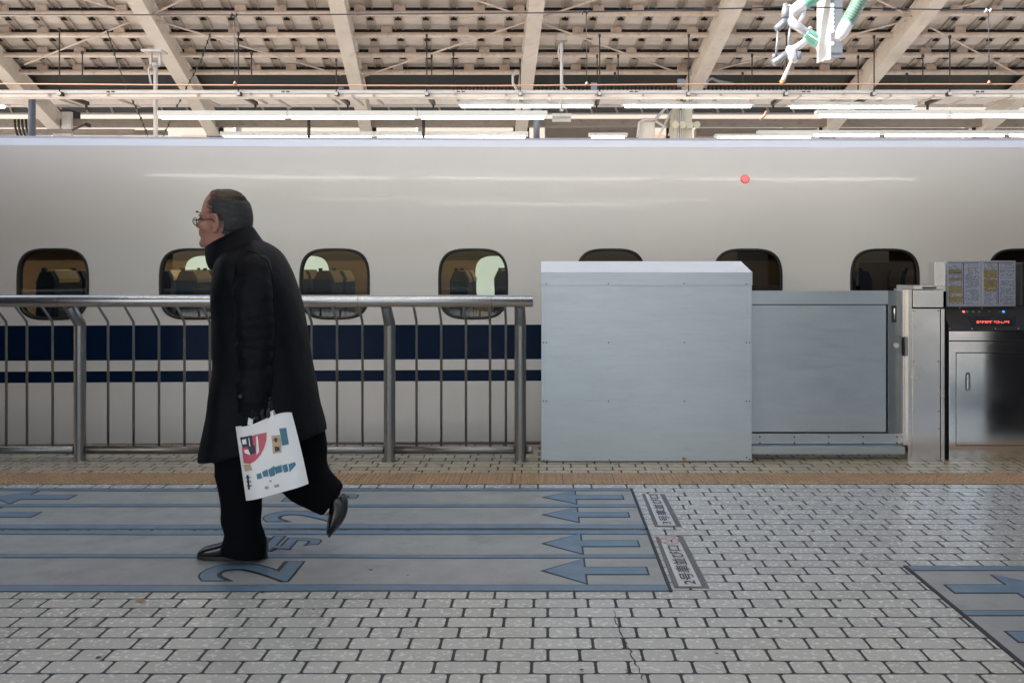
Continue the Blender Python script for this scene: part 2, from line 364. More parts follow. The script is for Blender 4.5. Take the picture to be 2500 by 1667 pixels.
def lane(label, x0, x1, lines, arrows, zs=0.0):
    y_lo = lines[-1][0]; y_hi = lines[0][1]
    t = thing('queue_lane', label, 'floor marking', (max(x0, -4), (y_lo+y_hi)/2, 0), 'queuing lanes painted on the platform')
    mb = MB(); strip(mb, x0, x1, y_lo, y_hi, 0.0, 0.0082, n=80); mb.build('lane_surface', M_LANE, t)
    for (a, b) in lines:
        mb = MB(); strip(mb, x0, x1 - (0.0 if x0 < 0 else 0), a + .0035, b - .0035, 0.0095, 0.0102, n=80)
        o = mb.build('border_line', M_BLUE, t)
        mo = MB(); strip(mo, x0, x1, a - .0035, b + .0035, 0.0085, 0.0095, n=80); mo.build('line_outline', M_OUTL, o)
    # end seam
    xe = x1 if x0 < 0 else x0
    mb = MB(); mb.box((xe - .006, y_lo - .004, 0.0), (xe + .008, y_hi + .004, 0.0118)); mb.build('end_seam', M_OUTL, t)
    for (xt, xb, xe, yc, hh) in arrows:
        mb = MB(); mb.prism(arrow_poly(xt, xb, xe, yc, hh, .046), 0.0100, 0.0107); o = mb.build('arrow', M_BLUE, t)
        mb = MB(); mb.prism(arrow_poly(xt, xb, xe, yc, hh, .046, 0.008), 0.0085, 0.0100); mb.build('arrow_outline', M_OUTL, o)
    return t
def lane_arrows(ycs, hh):
    r = []
    for yc in ycs:
        for dx in (0, -3.02): r.append((-.005+dx, .16+dx, .418+dx, yc, hh))
    return r
lanes_top = lane('grey queuing lane with blue borders beyond the thin white seam, nearer the train', -7.5, 0.485,
    [(5.616, 5.675), (5.240, 5.298), (4.803, 4.879)], lane_arrows([5.46, 5.075], .15))
lanes_low = lane('grey queuing lane with blue borders under the walking man\'s front foot', -7.5, 0.485,
    [(4.700, 4.773), (4.322, 4.370), (3.878, 3.952)], lane_arrows([4.545, 4.137], .165))
lane_r = lane('dark grey queuing lane patch in the lower right corner with arrow pointing right', 1.515, 7.5,
    [(4.138, 4.20), (3.605, 3.660), (3.10, 3.16), (2.56, 2.62)],
    [(2.02, 1.83, 1.587, 3.905, .17), (2.02, 1.83, 1.595, 3.40, .17), (2.02, 1.83, 1.595, 2.88, .17)])
def lane_text(parent, s, x_top, x_bot, y0, y1, z=0.0092, off=0.015, m=M_BLUE):
    def f(dz, gx):
        return lambda u, v: (x_bot + gx + (x_top - x_bot - 2*gx) * v, y0 - gx + (y1 - y0 + 2*gx) * u, dz)
    o = text_mb(s, f(z + .0006, 0.0), off).build('lettering', m, parent, recalc=False)
    if m is M_BLUE:
        text_mb(s, f(z, 0.009), off + .03).build('lettering_outline', M_OUTL, o, recalc=False)
lane_text(lanes_low, '2', -1.42, -1.04, 4.00, 4.265)
lane_text(lanes_low, '号', -1.42, -1.04, 4.42, 4.67)
lane_text(lanes_top, '2', -1.42, -1.04, 4.93, 5.18)
lane_text(lanes_top, '号', -1.42, -1.04, 5.33, 5.58)
lane_text(lanes_low, '2', -4.44, -4.06, 4.00, 4.265)

def guide_plate(label, x0, x1, y0, y1, txt, smoke):
    t = thing('floor_plate', label, 'floor sign', ((x0+x1)/2, (y0+y1)/2, 0), 'lettered floor plates beside the queuing lanes')
    mb = MB(); mb.prism([(x0-.004,y0),(x1+.022,y0-.006),(x1+.020,y1+.004),(x0+.002,y1)], 0.0, 0.0082); mb.build('mastic_border', M_PLATEF, t)
    mb = MB(); mb.prism([(x0+.016,y0+.016),(x1-.006,y0+.014),(x1-.008,y1-.018),(x0+.018,y1-.014)], 0.0082, 0.0105); mb.build('plate', M_PLATE, t)
    ye = y1 - (.165 if smoke else .03)
    f = lambda u, v: (x1 - .020 - (x1 - x0 - .052) * v, y0 + .03 + (ye - y0 - .03) * u, .0118)
    text_mb(txt, f, 0.02).build('lettering', M_INK, t, recalc=False)
    if smoke:
        cx, cy = (x0+x1)/2 + .003, y1 - .085; mb = MB(); n = 32; ro, ri = .046, .040
        vs = [(cx+r*cos(2*pi*k/n), cy+r*1.25*sin(2*pi*k/n), .0118) for r in (ro, ri) for k in range(n)]
        mb.add(vs, [(k,(k+1)%n,n+(k+1)%n,n+k) for k in range(n)])
        mb.add([(cx-.031,cy-.034,.0119),(cx-.026,cy-.039,.0119),(cx+.031,cy+.034,.0119),(cx+.026,cy+.039,.0119)], [(0,1,2,3)])
        mb.build('no_smoking_ring', M_RED, t, recalc=False)
        mb = MB(); mb.add([(cx+.004,cy-.03,.0117),(cx+.012,cy-.03,.0117),(cx+.012,cy+.015,.0117),(cx+.004,cy+.015,.0117)], [(0,1,2,3)])
        mb.add([(cx-.02,cy+.02,.0117),(cx-.004,cy+.02,.0117),(cx-.004,cy+.026,.0117),(cx-.02,cy+.026,.0117)], [(0,1,2,3)])
        mb.build('cigarette', M_INK, t, recalc=False)
guide_plate('worn white floor plate reading 3号車並び口, farther of the two', .533, .640, 4.85, 5.545, '3号車並び口', False)
guide_plate('worn white floor plate reading 2号車並び口 with a red no smoking ring', .510, .622, 3.925, 4.67, '2号車並び口', True)

# cracks in the paving
mb = MB()
def crack(pts, wd):
    L = []
    for (x, y), (x2, y2) in zip(pts[:-1], pts[1:]):
        for k in range(8):
            t = k/8; L.append((x+(x2-x)*t + random.uniform(-.006,.006), y+(y2-y)*t + random.uniform(-.004,.004)))
    L.append(pts[-1]); vs = []
    for i, (x, y) in enumerate(L):
        ww = wd * (0.4 + 0.6*sin(pi*(i+.5)/len(L))) * random.uniform(.6, 1.2); vs += [(x-ww, y, .0078), (x+ww, y, .0078)]
    mb.add(vs, [(2*i, 2*i+1, 2*i+3, 2*i+2) for i in range(len(L)-1)])
def cp(x, y): Y = gy(y); return (PX(x, Y), Y)
crack([cp(1497, 1493), cp(1512, 1540), cp(1530, 1580), cp(1546, 1612), cp(1571, 1667)], .0028)
crack([cp(1536, 1622), cp(1531, 1640), cp(1538, 1655)], .002)
tag(mb.build('paving_crack', M_GROUT, recalc=False), 'thin jagged dark crack running through the pale tiles near the bottom', 'crack')
mb = MB()
for i in range(14):
    a = 2*pi*i/14
mb.add([(*cp(345 + 11*cos(2*pi*i/12)*(1+.3*sin(i*2.3)), 1471 + 3.4*sin(2*pi*i/12)), .0078) for i in range(12)], [tuple(range(12))])
tag(mb.build('orange_stain', mat('orange stain', (0.36,0.14,0.06), .6), recalc=False), 'small orange paint spot on a pale tile, lower left', 'stain')

mb = MB(); rg = random.Random(4)
for (sx, sy) in [(765,1492),(1003,1522),(905,1395),(995,1408),(640,1450),(1180,1560),(1660,1500),(1905,1520),(2050,1470),(420,1560),(240,1610),(1420,1640),(1750,1600),(1985,1300),(1850,1240)]:
    Y = gy(sy); X = PX(sx, Y); r = rg.uniform(.004, .010)
    mb.add([(X + r*cos(2*pi*k/9)*rg.uniform(.8,1.3), Y + r*sin(2*pi*k/9)*rg.uniform(.8,1.2), .0088) for k in range(9)], [tuple(range(9))])
o = mb.build('gum_spots', mat('dark gum', (0.06,0.06,0.06), .7), recalc=False); tag(o, 'small dark gum spots scattered over the paving', 'stains'); o['kind'] = 'stuff'
# ------------------------------------------------------------------ own platform canopy (overhead, behind the picture's top)
t = thing('platform_canopy', 'canopy roof over the near platform', 'canopy', (0, 0, 0))
mb = MB(); mb.box((-24, -3.6, 4.75), (24, 6.7, 4.9)); mb.build('roof_sheet', M_SHEET, t)
mb = MB()
mb.box((-24, 6.4, 4.4), (24, 6.7, 4.75)); mb.build('edge_beam', M_BEIGE, t)
for x in (-14, -7.0, 7.0, 14):
    mb = MB(); mb.box((x-.12, -3.6, 4.4), (x+.12, 6.4, 4.75)); mb.build('cross_beam', M_BEIGE, t)
for x in (-7.0, 7.0):
    mb = MB(); mb.box((x-.2, 1.8, 0), (x+.2, 2.2, 4.4)); mb.build('column', M_BEIGE, t)
M_TUBEN = mat('lit warm white tube', (0.9, 0.9, 0.9), 0.4, emit=(1.0, 0.95, 0.86), estr=11.0)
M_TUBEW = mat('lit weak white tube', (0.9, 0.9, 0.9), 0.4, emit=(1.0, 0.96, 0.88), estr=4.0)
def tube_lamp(label, x0, x1, Y, z, wd=.16, segs=1, group='fluorescent lamps in rows', hb=.09, tm=None):
    t = thing('platform_lamp', label, 'lamp', ((x0+x1)/2, Y, z), group)
    L = (x1-x0)/segs
    for i in range(segs):
        a, b = x0 + i*L, x0 + (i+1)*L
        mb = MB(); mb.fprism([(a+.004, z), (b-.004, z), (b-.004, z+hb), (a+.004, z+hb)], Y-wd/2, Y+wd/2)
        o = mb.build('housing', M_LAMPB, t)
        mb = MB(); mb.tube([(a+.06, Y-.03, z-.022), (b-.06, Y-.03, z-.022)], .024, 10); mb.build('tube', tm or M_TUBE, o)
    return t
i = 0
for x0 in (-3.9, -1.25, 1.45):
    tube_lamp('tube lamp overhead on the near platform, %s from the left' % ORD[i], x0, x0+2.45, 5.7, 3.95, group='tube lamps over the near platform', tm=M_TUBEN); i += 1
for j, x0 in enumerate((-2.6, 0.1, 2.8)):
    tube_lamp('middle tube lamp over the near platform, %s from the left' % ORD[j], x0, x0+2.4, 4.4, 3.55, group='tube lamps over the near platform', tm=M_TUBEW)
for j, x0 in enumerate((-1.2, )):  # extra unseen lamp, added for more light on the platform
    tube_lamp('inner tube lamp added to brighten the near platform', x0, x0+2.5, 3.2, 3.8, group='tube lamps over the near platform', tm=M_TUBEN)
mb = MB()
mb.prism([(3.30,5.5),(9.0,5.5),(9.0,-1.0),(6.30,-1.0)], 0.008, 4.38); o = mb.build('occluder', mat('charcoal occluder paint', (0.02,0.02,0.022), .6))  # unseen dark block added to shade the right and reflect in the steel
tag(o, 'charcoal kiosk with a slanting side, added out of view to darken the right', 'occluder')
mb = MB(); mb.prism([(-3.5,5.0),(-9.5,5.0),(-9.5,-1.0),(-5.6,-1.0)], 0.008, 4.38)  # unseen block added to darken the left of floor and train
o = mb.build('occluder', mat('charcoal occluder paint', (0.02,0.02,0.022), .6))
tag(o, 'charcoal kiosk added out of view to darken the left', 'occluder')
mb = MB(); mb.box((2.75, 1.2, 0.008), (3.35, 3.0, 4.38), bev=.02)  # unseen block added to darken the lower right floor and gate reflection
tag(mb.build('side_occluder', mat('charcoal occluder paint', (0.02,0.02,0.022), .6)), 'charcoal occluder added just right of the view to shade the floor', 'column')
# the other side of the tracks behind the viewer
mb = MB(); mb.box((-60, -40.4, -1.2), (60, -40, 0.6)); tag(mb.build('retaining_wall', mat('grey concrete wall', (0.25,0.25,0.25), .8, var=.1)), 'long grey concrete wall behind the near platform', 'wall')

# ------------------------------------------------------------------ train
TY = 7.53
def tb(v): return Vector((v.x, v.y + bend(v.x), v.z))
train = thing('bullet_train', 'white bullet train with navy stripes and rounded windows standing at the platform', 'train', (0, TY+1.7, -1.25))
TXL, TXR = -9.5, 9.0
NX = 74
txs = [TXL + (TXR-TXL)*i/NX for i in range(NX+1)]
def sheet(mb, prof, mis, y0=TY, sgn=1):
    """prof: (inset, z) pairs swept along the car"""
    n = len(prof); vs = []
    for x in txs:
        for (d, z) in prof: vs.append((x, y0 + sgn*d, z))
    for i in range(NX):
        for k in range(n-1):
            mb.add([], [], 0); 
    o = len(mb.v); mb.v += vs
    for i in range(NX):
        for k in range(n-1):
            mb.f.append((o+i*n+k, o+(i+1)*n+k, o+(i+1)*n+k+1, o+i*n+k+1)); mb.m.append(mis[k] if isinstance(mis, list) else mis); mb.sm.append(True)
def inset(z): return 0.0 if z < 1.485 else 0.205*((z-1.485)/0.715)**2.2
WZ = 1.143; WHW, WHH = 0.262, 0.266; BAY = 0.52; BZ0, BZ1 = 0.835, 1.485
WN = 56
def rrect(cx, cz, hw, hh, n=WN, p=3.4):
    r = []
    for k in range(n):
        a = 2*pi*k/n; c, s = cos(a), sin(a)
        r.append((cx + hw*math.copysign(abs(c)**(2/p), c), cz + hh*math.copysign(abs(s)**(2/p), s)))
    return r
def bay(mb, cx, cz, hw, hh, y, z0, z1, bx, mi=0, hole=True):
    inner = rrect(cx, cz, hw, hh)
    outer = []
    for (x, z) in inner:
        dx, dz = x - cx, z - cz
        tx = bx/abs(dx) if abs(dx) > 1e-9 else 1e9; tz = ((z1-cz) if dz > 0 else (cz-z0))/abs(dz) if abs(dz) > 1e-9 else 1e9
        t = min(tx, tz); outer.append([cx+dx*t, cz+dz*t])
    # snap the nearest outer vertex to each corner
    for (qx, qz) in ((cx-bx,z0),(cx+bx,z0),(cx+bx,z1),(cx-bx,z1)):
        j = min(range(WN), key=lambda k: (outer[k][0]-qx)**2 + (outer[k][1]-qz)**2); outer[j] = [qx, qz]
    vs = [(x, y, z) for x, z in inner] + [(x, y, z) for x, z in outer]
    mb.add(vs, [(k, (k+1)%WN, WN+(k+1)%WN, WN+k) for k in range(WN)], mi, True)
wins = [-0.55 + 1.04*k for k in range(-8, 9)]
mb = MB()
low = [(0.16,-1.02),(0.05,-.75),(0.01,-.45),(0.0,0.0),(0.0,0.41),(0.0,0.494),(0.0,0.574),(0.0,0.835)]
sheet(mb, low, [0,0,0,0,1,0,1])
for cx in wins: bay(mb, cx, WZ, WHW, WHH, TY, BZ0, BZ1, BAY)
x_lo, x_hi = wins[0]-BAY, wins[-1]+BAY
for (a, b) in ((TXL, x_lo), (x_hi, TXR)):
    if b > a: mb.add([(a,TY,BZ0),(b,TY,BZ0),(b,TY,BZ1),(a,TY,BZ1)], [(0,1,2,3)], 0)
up = [(inset(1.485 + .715*k/14), 1.485 + .715*k/14) for k in range(15)]
sheet(mb, up, 0)
body = mb.build('body', [M_WHITE, M_NAVY], train, fn=tb, recalc=False)
mb = MB()
M_ROOF = mat('pale roof paint', (0.86, 0.87, 0.88), 0.25, coat=0.5)
sheet(mb, [(0.203,2.199),(0.212,2.203),(0.265,2.258),(0.275,2.262)], 0)
sheet(mb, [(0.275,2.262),(0.30,2.268),(0.45,2.302),(0.8,2.345),(1.3,2.375),(1.7,2.385),(2.1,2.375),(2.6,2.345),(2.95,2.302),(3.12,2.262)], [1]*9)
mb.build('roof', [M_ROOF, mat('grey roof deck', (0.42,0.42,0.45), 0.5)], train, fn=tb, recalc=False)
# far side with open windows
mb = MB(); FY = TY + 3.32
sheet(mb, [(0.0,-1.0),(0.0,0.80)], 0, y0=FY)
def far_c(k): return -0.52 + 1.04*k
open_k = (-3, -2, -1, 0)
for k in range(-8, 9):
    cx = far_c(k)
    if k in open_k: bay(mb, cx, 1.14, .25, .25, FY, .80, 1.50, .52)
    else: mb.add([(cx-.52,FY,.80),(cx+.52,FY,.80),(cx+.52,FY,1.5),(cx-.52,FY,1.5)], [(0,1,2,3)], 0)
sheet(mb, [(0.0,1.5),(-.06,1.9),(-.2,2.26)], 0, y0=FY)
mb.build('far_side_wall', [M_CABW], train, fn=tb, recalc=False)
mb = MB()
sheet(mb, [(0.05,0.02),(3.3,0.02)], 0); mb.build('cabin_floor', mat('cabin carpet', (0.05,0.05,0.06), .9), train, fn=tb, recalc=False)
mb = MB()
sheet(mb, [(0.22,2.12),(0.35,1.86),(1.2,1.95),(2.2,1.95),(2.75,1.86),(2.98,1.46),(3.28,1.44)], 0)
sheet(mb, [(0.10,1.62),(0.42,1.60),(0.42,1.66)], 0)
mb.build('cabin_ceiling', M_CABT, train, fn=tb, recalc=False)
mb = MB()
sheet(mb, [(0.035,.02),(0.035,.80)], 0); sheet(mb, [(0.035,1.485),(0.15,2.1)], 0)
mb.build('inner_wall', M_CABW, train, fn=tb, recalc=False)
for x in (TXL, TXR):
    mb = MB(); mb.box((x-.02, TY+.03, -1.0), (x+.02, FY, 2.25)); mb.build('end_wall', M_CABW, train, fn=tb)
for k in range(-2, 3):
    mb = MB(); mb.box((k*3.4-1.2, TY+1.55, 1.915), (k*3.4+1.2, TY+1.75, 1.935))
    mb.build('cabin_lamp', mat('lit cabin lamp', (.9,.9,.9), .5, emit=(1,.93,.8), estr=5.0), train, fn=tb)
for i, cx in enumerate(wins):
    oute = rrect(cx, WZ, WHW+.002, WHH+.002); inn = rrect(cx, WZ, WHW-.017, WHH-.017)
    mb = MB(); r0 = [(x, TY-.004, z) for x, z in oute]; r1 = [(x, TY-.006, z) for x, z in inn]; r2 = [(x, TY+.05, z) for x, z in inn]; r3 = [(x, TY+.02, z) for x, z in oute]
    mb.loft([r3, r0, r1, r2], cap=False); fr = mb.build('window', M_RUBBER, train, fn=tb)
    mb = MB(); mb.add([(x, TY+.012, z) for x, z in rrect(cx, WZ, WHW-.016, WHH-.016)], [tuple(range(WN))])
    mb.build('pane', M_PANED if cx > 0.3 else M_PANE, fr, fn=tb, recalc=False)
def seat(x, y, wn, face=1):
    """one row of seats; the back leans away, a tan cover hangs over the head"""
    s = None
    mb = MB()
    wth = .46
    for j in range(wn):
        y0 = y + j*.49
        prof = [(-.02,.38),(.06,.36),(.10,.7),(.12,1.0),(.12,1.17),(.09,1.235),(.01,1.235),(-.02,1.16),(-.02,.95),(-.05,.6)]
        mb.fprism([(x+face*a, b) for a, b in prof], y0+.01, y0+wth)
        mb.box((x-face*.5, y0+.02, .34), (x, y0+wth-.02, .46), bev=.03)
        mb.tube([(x+face*.03, y0+.03, 1.22), (x+face*.03, y0+.03, 1.262)], [.014,.018], 8)
    s = mb.build('seat', M_SEAT, train, fn=tb, bevel=.02)
    mb = MB()
    for j in range(wn):
        y0 = y + j*.49
        mb.fprism([(x+face*.127,1.15),(x+face*.127,1.18),(x+face*.093,1.243),(x+face*.008,1.243),(x-face*.028,1.17),(x-face*.026,1.06),(x-face*.021,1.06),(x-face*.022,1.165),(x+face*.01,1.237),(x+face*.09,1.237),(x+face*.122,1.175),(x+face*.122,1.15)], y0+.07, y0+wth-.06)
    mb.build('headrest_cover', M_COVER, s, fn=tb)
    mb = MB()
    for j in range(wn):
        y0 = y + j*.49
        mb.box((x+face*.10, y0+.06, .62), (x+face*.13, y0+wth-.05, .95), bev=.008)
    mb.build('tray_table', M_SEATG, s, fn=tb)
for k in range(-4, 5):
    seat(-0.55 + 1.04*k - .17, TY+.12, 2)
    seat(-0.55 + 1.04*k + .09, TY+1.75, 3)
# red side lamp
zc = CAMH + (652-439)*7.68/FPX; xc = PX(1819, 7.62); ins = inset(zc)
mb = MB(); n = 24; yb_ = TY + ins
ring = lambda r, dy: [(xc + r*cos(2*pi*k/n), yb_ + dy + (r*sin(2*pi*k/n))*.19, zc + r*sin(2*pi*k/n)) for k in range(n)]
mb.loft([ring(.034, .004), ring(.034, -.006), ring(.029, -.010)], cap=False); lm = mb.build('side_lamp', mat('lamp bezel', (.25,.03,.03), .4), train, fn=tb)
mb = MB(); mb.loft([ring(.029, -.006), ring(.022, -.014), ring(.008, -.018)], cap=True)
mb.build('lens', mat('lit red lens', (.8,.1,.1), .3, emit=(1,.10,.09), estr=.7), lm, fn=tb)

# ------------------------------------------------------------------ railing
RY = 6.5
rail = thing('railing', 'steel tube railing with bent uprights and a thick polished handrail', 'railing', (-2, RY, 0))
rx1 = -0.082; RYt = 6.33
mb = MB()
def tubex(mb, x0, x1, y, z, r, seams=()):
    mb.tube([(x0, y, z), (x1-.004, y, z), (x1, y, z)], [r, r, r-.004], 28)
tubex(mb, -8, rx1, RYt, 1.054, .038)
hr = mb.build('handrail', M_STEELR, rail)
mb = MB()
for sx in (-3.09, -1.19, -.345): mb.tube([(sx-.0012, RYt, 1.054), (sx+.0012, RYt, 1.054)], .0384, 28)
mb.build('handrail_seam', M_RUBBER, hr)
posts = [-5.065, -3.043, -1.021, -.168, -7.087]
for px in posts:
    mb = MB(); mb.tube([(px, RY, 0.0), (px, RY, .84), (px, RY, .90)], .038, 24, cap=False)
    p = mb.build('post', M_STEEL, rail)
    mb = MB(); mb.tube([(px, RY, .875), (px, RY-.004, .905), (px, RYt+.01, 1.03)], [.0375,.0375,.034], 24); mb.build('bent_neck', M_STEEL, p)
    mb = MB(); mb.tube([(px, RY, .006), (px, RY, .012)], [.055,.043], 24); mb.build('base_ring', M_STEEL, p)
bal = [PX(264 + 62.1*i, RY) for i in range(11)] + [PX(v, RY) for v in (1017, 1077.4, 1137.7, 1196.5, 1235)] + [PX(v, RY) for v in (15.5, 65.9, 128.4)]
bal += [PX(-60 - 62.1*i, RY) for i in range(12)]
for bx in bal:
    mb = MB(); mb.tube([(bx, RY, .085), (bx, RY, .895), (bx, RY-.006, .915), (bx, RYt+.008, 1.035)], .0083, 10); mb.build('baluster', M_STEEL, rail)
prev = -8
for a, b in ((-8, -5.1), (-5.03, -3.08), (-3.0, -1.06), (-.985, -.205), (-.13, -.085)):
    mb = MB(); tubex(mb, a, b, RY, .078, .027); br = mb.build('bottom_rail', M_STEEL, rail)

# ------------------------------------------------------------------ gate housing
def S(x, y, Y): return PX(x, Y), PZ(y, Y)
GY = 6.46
gx0, gx1 = PX(1321.5, GY), PX(1836, GY); gzt = PZ(665, GY)
t = thing('gate_housing', 'large plain aluminium gate housing with a bright sloping top', 'platform gate', ((gx0+gx1)/2, GY+.15, 0))
mb = MB(); mb.box((gx0+.006, GY, .012), (gx1-.006, GY+.36, gzt), bev=.002); mb.build('casing', M_ALU, t)
mb = MB(); mb.box((gx0, GY+.004, .0), (gx1, GY+.34, .012)); mb.build('base_strip', M_OUTL, t)
# side edge strips
for a, b in ((gx0, PX(1330.5, GY)), (PX(1827.5, GY), gx1)):
    mb = MB(); mb.box((a, GY-.003, .014), (b-.0012, GY+.36, PZ(697, GY)-.0015), bev=.001); mb.build('edge_strip', M_ALU, t)
# cap band and sloped top
zb = PZ(697, GY); zs = PZ(638, 6.65)
mb = MB()
mb.box((gx0-.002, GY-.005, zb), (gx1+.002, GY+.362, gzt)); mb.build('cap_band', M_ALU, t, bevel=.0015)
mb = MB()
xL0, xR0 = gx0-.002, gx1+.002; yb2 = 6.66; xR1 = xR0 - .0
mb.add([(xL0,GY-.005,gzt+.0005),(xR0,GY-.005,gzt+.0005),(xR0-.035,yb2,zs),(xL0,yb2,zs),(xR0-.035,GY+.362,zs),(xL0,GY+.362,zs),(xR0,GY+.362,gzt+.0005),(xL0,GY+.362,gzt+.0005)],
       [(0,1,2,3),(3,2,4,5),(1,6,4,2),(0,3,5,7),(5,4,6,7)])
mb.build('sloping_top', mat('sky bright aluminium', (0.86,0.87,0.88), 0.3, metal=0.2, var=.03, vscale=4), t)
mb = MB()
scr = [(1334,693),(1485,693),(1670,692),(1822,693)] + [(x,y) for y in (836,979) for x in (1327,1334.5,1485.5,1670.5,1822,1829.5)] + [(1328,1123),(1335.5,1123),(1487,1122),(1823,1116),(1830,1120)]
for (sx, sy) in scr:
    X, Z = S(sx, sy, GY); mb.tube([(X, GY-.0075, Z), (X, GY+.002, Z)], .0042, 8)
mb.build('screws', M_OUTL, t); bpy.data.objects['screws'].name = 'screw_row'; bpy.data.objects['screw_row']['kind'] = 'stuff'
X, Z = S(1671, 1121, GY)
mb = MB(); mb.box((X-.012, GY-.002, Z-.011), (X+.012, GY+.001, Z+.011)); s1 = mb.build('sticker', mat('orange sticker', (.6,.28,.08), .5), t)
mb = MB(); mb.fprism([(X-.012,Z+.011),(X+.002,Z+.011),(X-.012,Z-.003)], GY-.003, GY-.0018); mb.build('sticker_mark', M_RUBBER, s1)

# ------------------------------------------------------------------ gate panel
Y2 = 6.60
t = thing('sliding_gate', 'closed aluminium sliding gate with recessed panel right of the large housing', 'platform gate', (PX(2020, Y2), Y2, 0.05))
def fb(mb, x0, y0, x1, y1, Y, th, bev=.0015, mi=0):
    X0, Z0 = S(x0, y0, Y); X1, Z1 = S(x1, y1, Y); mb.box((X0, Y, Z0), (X1, Y+th, Z1), mi=mi, bev=bev); return mb
M_GATE = mat('dull aluminium', (0.50, 0.545, 0.59), 0.38, metal=0.9, var=0.05, vscale=3, stretch=(1,1,5), rvar=.06, bump=.0003, bscale=8, dirt=(.3,.3,.32), dscale=12, damt=.2)
M_GATED = mat('dark aluminium stile', (0.22, 0.24, 0.26), 0.35, metal=0.9, var=0.08, vscale=6, dirt=(.15,.15,.15), dscale=16, damt=.2)
fb(MB(), 1815, 710, 2168, 743, Y2, .05).build('top_frame', M_GATE, t)
fb(MB(), 1815, 744.5, 2163.5, 1054, Y2+.014, .02).build('recessed_panel', M_GATE, t)
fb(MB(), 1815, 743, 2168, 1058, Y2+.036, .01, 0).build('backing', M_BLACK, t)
st = fb(MB(), 2168, 710, 2203, 1058, Y2+.002, .048).build('stile', M_GATED, t)
mb = fb(MB(), 2177, 746, 2189, 787, Y2-.001, .004, .001); mb.build('latch_recess', M_OUTL, st)
X, Z = S(2183, 766, Y2)
mb = MB(); mb.tube([(X, Y2-.006, Z-.036), (X, Y2-.006, Z+.036)], .007, 10); mb.build('latch', M_ALUS, st)
X, Z = S(2186.5, 843, Y2)
mb = MB(); mb.tube([(X, Y2+.003, Z), (X, Y2-.012, Z)], [.019,.017], 20); mb.tube([(X, Y2-.012, Z), (X, Y2-.018, Z)], [.010,.008], 14); mb.build('lock', M_ALUS, st)
kr = fb(MB(), 1815, 1058.5, 2198, 1083.5, Y2, .05).build('kick_rail', M_GATE, t)
mb = MB()
for sx in (1855, 1939.5, 2023, 2107, 2190):
    for sy in (1066, 1081):
        X, Z = S(sx, sy, Y2); mb.tube([(X, Y2-.005, Z), (X, Y2+.001, Z)], [.0045,.006], 10)
mb.build('rivet_rows', M_OUTL, kr)['kind'] = 'stuff'
# sill
mb = MB(); X0 = PX(1836, 6.52); X1 = PX(2210, 6.52)
mb.box((X0, 6.52, PZ(1108.5, 6.52)), (X1, 6.66, PZ(1090.5, 6.52)), bev=.002); mb.build('sill', M_GATE, t)
# end bars
eb = fb(MB(), 2204, 707.5, 2216.5, 823, 6.54, .06, .003).build('end_bar', M_ALUS, t)
fb(MB(), 2204.5, 869, 2216.5, 1087, 6.54, .06, .003).build('end_bar', M_ALUS, t)
fb(MB(), 2208, 823, 2213, 869, 6.57, .03, 0).build('end_slot', M_OUTL, t)
fb(MB(), 2190, 704.5, 2204, 711, 6.57, .06, .001).build('end_cap', M_GATE, t)

# ------------------------------------------------------------------ gate post column
CY = 6.50
t = thing('gate_post', 'narrow brushed steel gate post between the sliding gate and the timetable desk', 'post', (PX(2262, CY), CY, 0))
fb(MB(), 2217, 707, 2226.5, 1127, CY+.01, .25).build('jamb_strip', M_ALUS, t)
fb(MB(), 2228, 753.5, 2295.5, 1127, CY, .28, .002).build('casing', M_ALUS, t)
fb(MB(), 2297.5, 753.5, 2306.5, 1127, CY+.004, .28, .002).build('edge_trim', M_ALUS, t)
fb(MB(), 2229.5, 708, 2303.5, 750.5, CY-.004, .29, .002).build('head_box', M_ALUS, t)
mb = MB(); mb.box((PX(2228.5, CY), CY-.012, PZ(706.5, CY)), (PX(2303, CY), CY+.30, PZ(697.5, CY)), bev=.003); cp_ = mb.build('top_cap', M_ALUS, t)
mb = MB(); mb.box((PX(2250, CY), CY-.014, PZ(704.6, CY)), (PX(2284, CY), CY-.010, PZ(700.5, CY))); mb.build('cap_slot', M_OUTL, cp_)
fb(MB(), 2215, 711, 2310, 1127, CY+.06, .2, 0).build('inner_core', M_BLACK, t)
mb = MB(); mb.box((PX(2214, 6.70), 6.66, PZ(706, 6.7)), (PX(2236, 6.7), 6.9, PZ(697, 6.70)), bev=.002); mb.build('rear_plate', M_GATE, t)
mb = MB()
for (sx, sy) in ((2231,759),(2291,759),(2230.5,882),(2291,882),(2292,1004),(2292,1046),(2231,1004)):
    X, Z = S(sx, sy, CY); mb.tube([(X, CY-.003, Z), (X, CY+.001, Z)], .004, 8)
mb.build('screw_row', M_OUTL, t)['kind'] = 'stuff'
o = fb(MB(), 2282, 640.5, 2309, 749, 6.56, .10, .002).build('control_box', M_ALUS)
tag(o, 'slim upright steel box on the gate post, left of the timetables', 'control box')

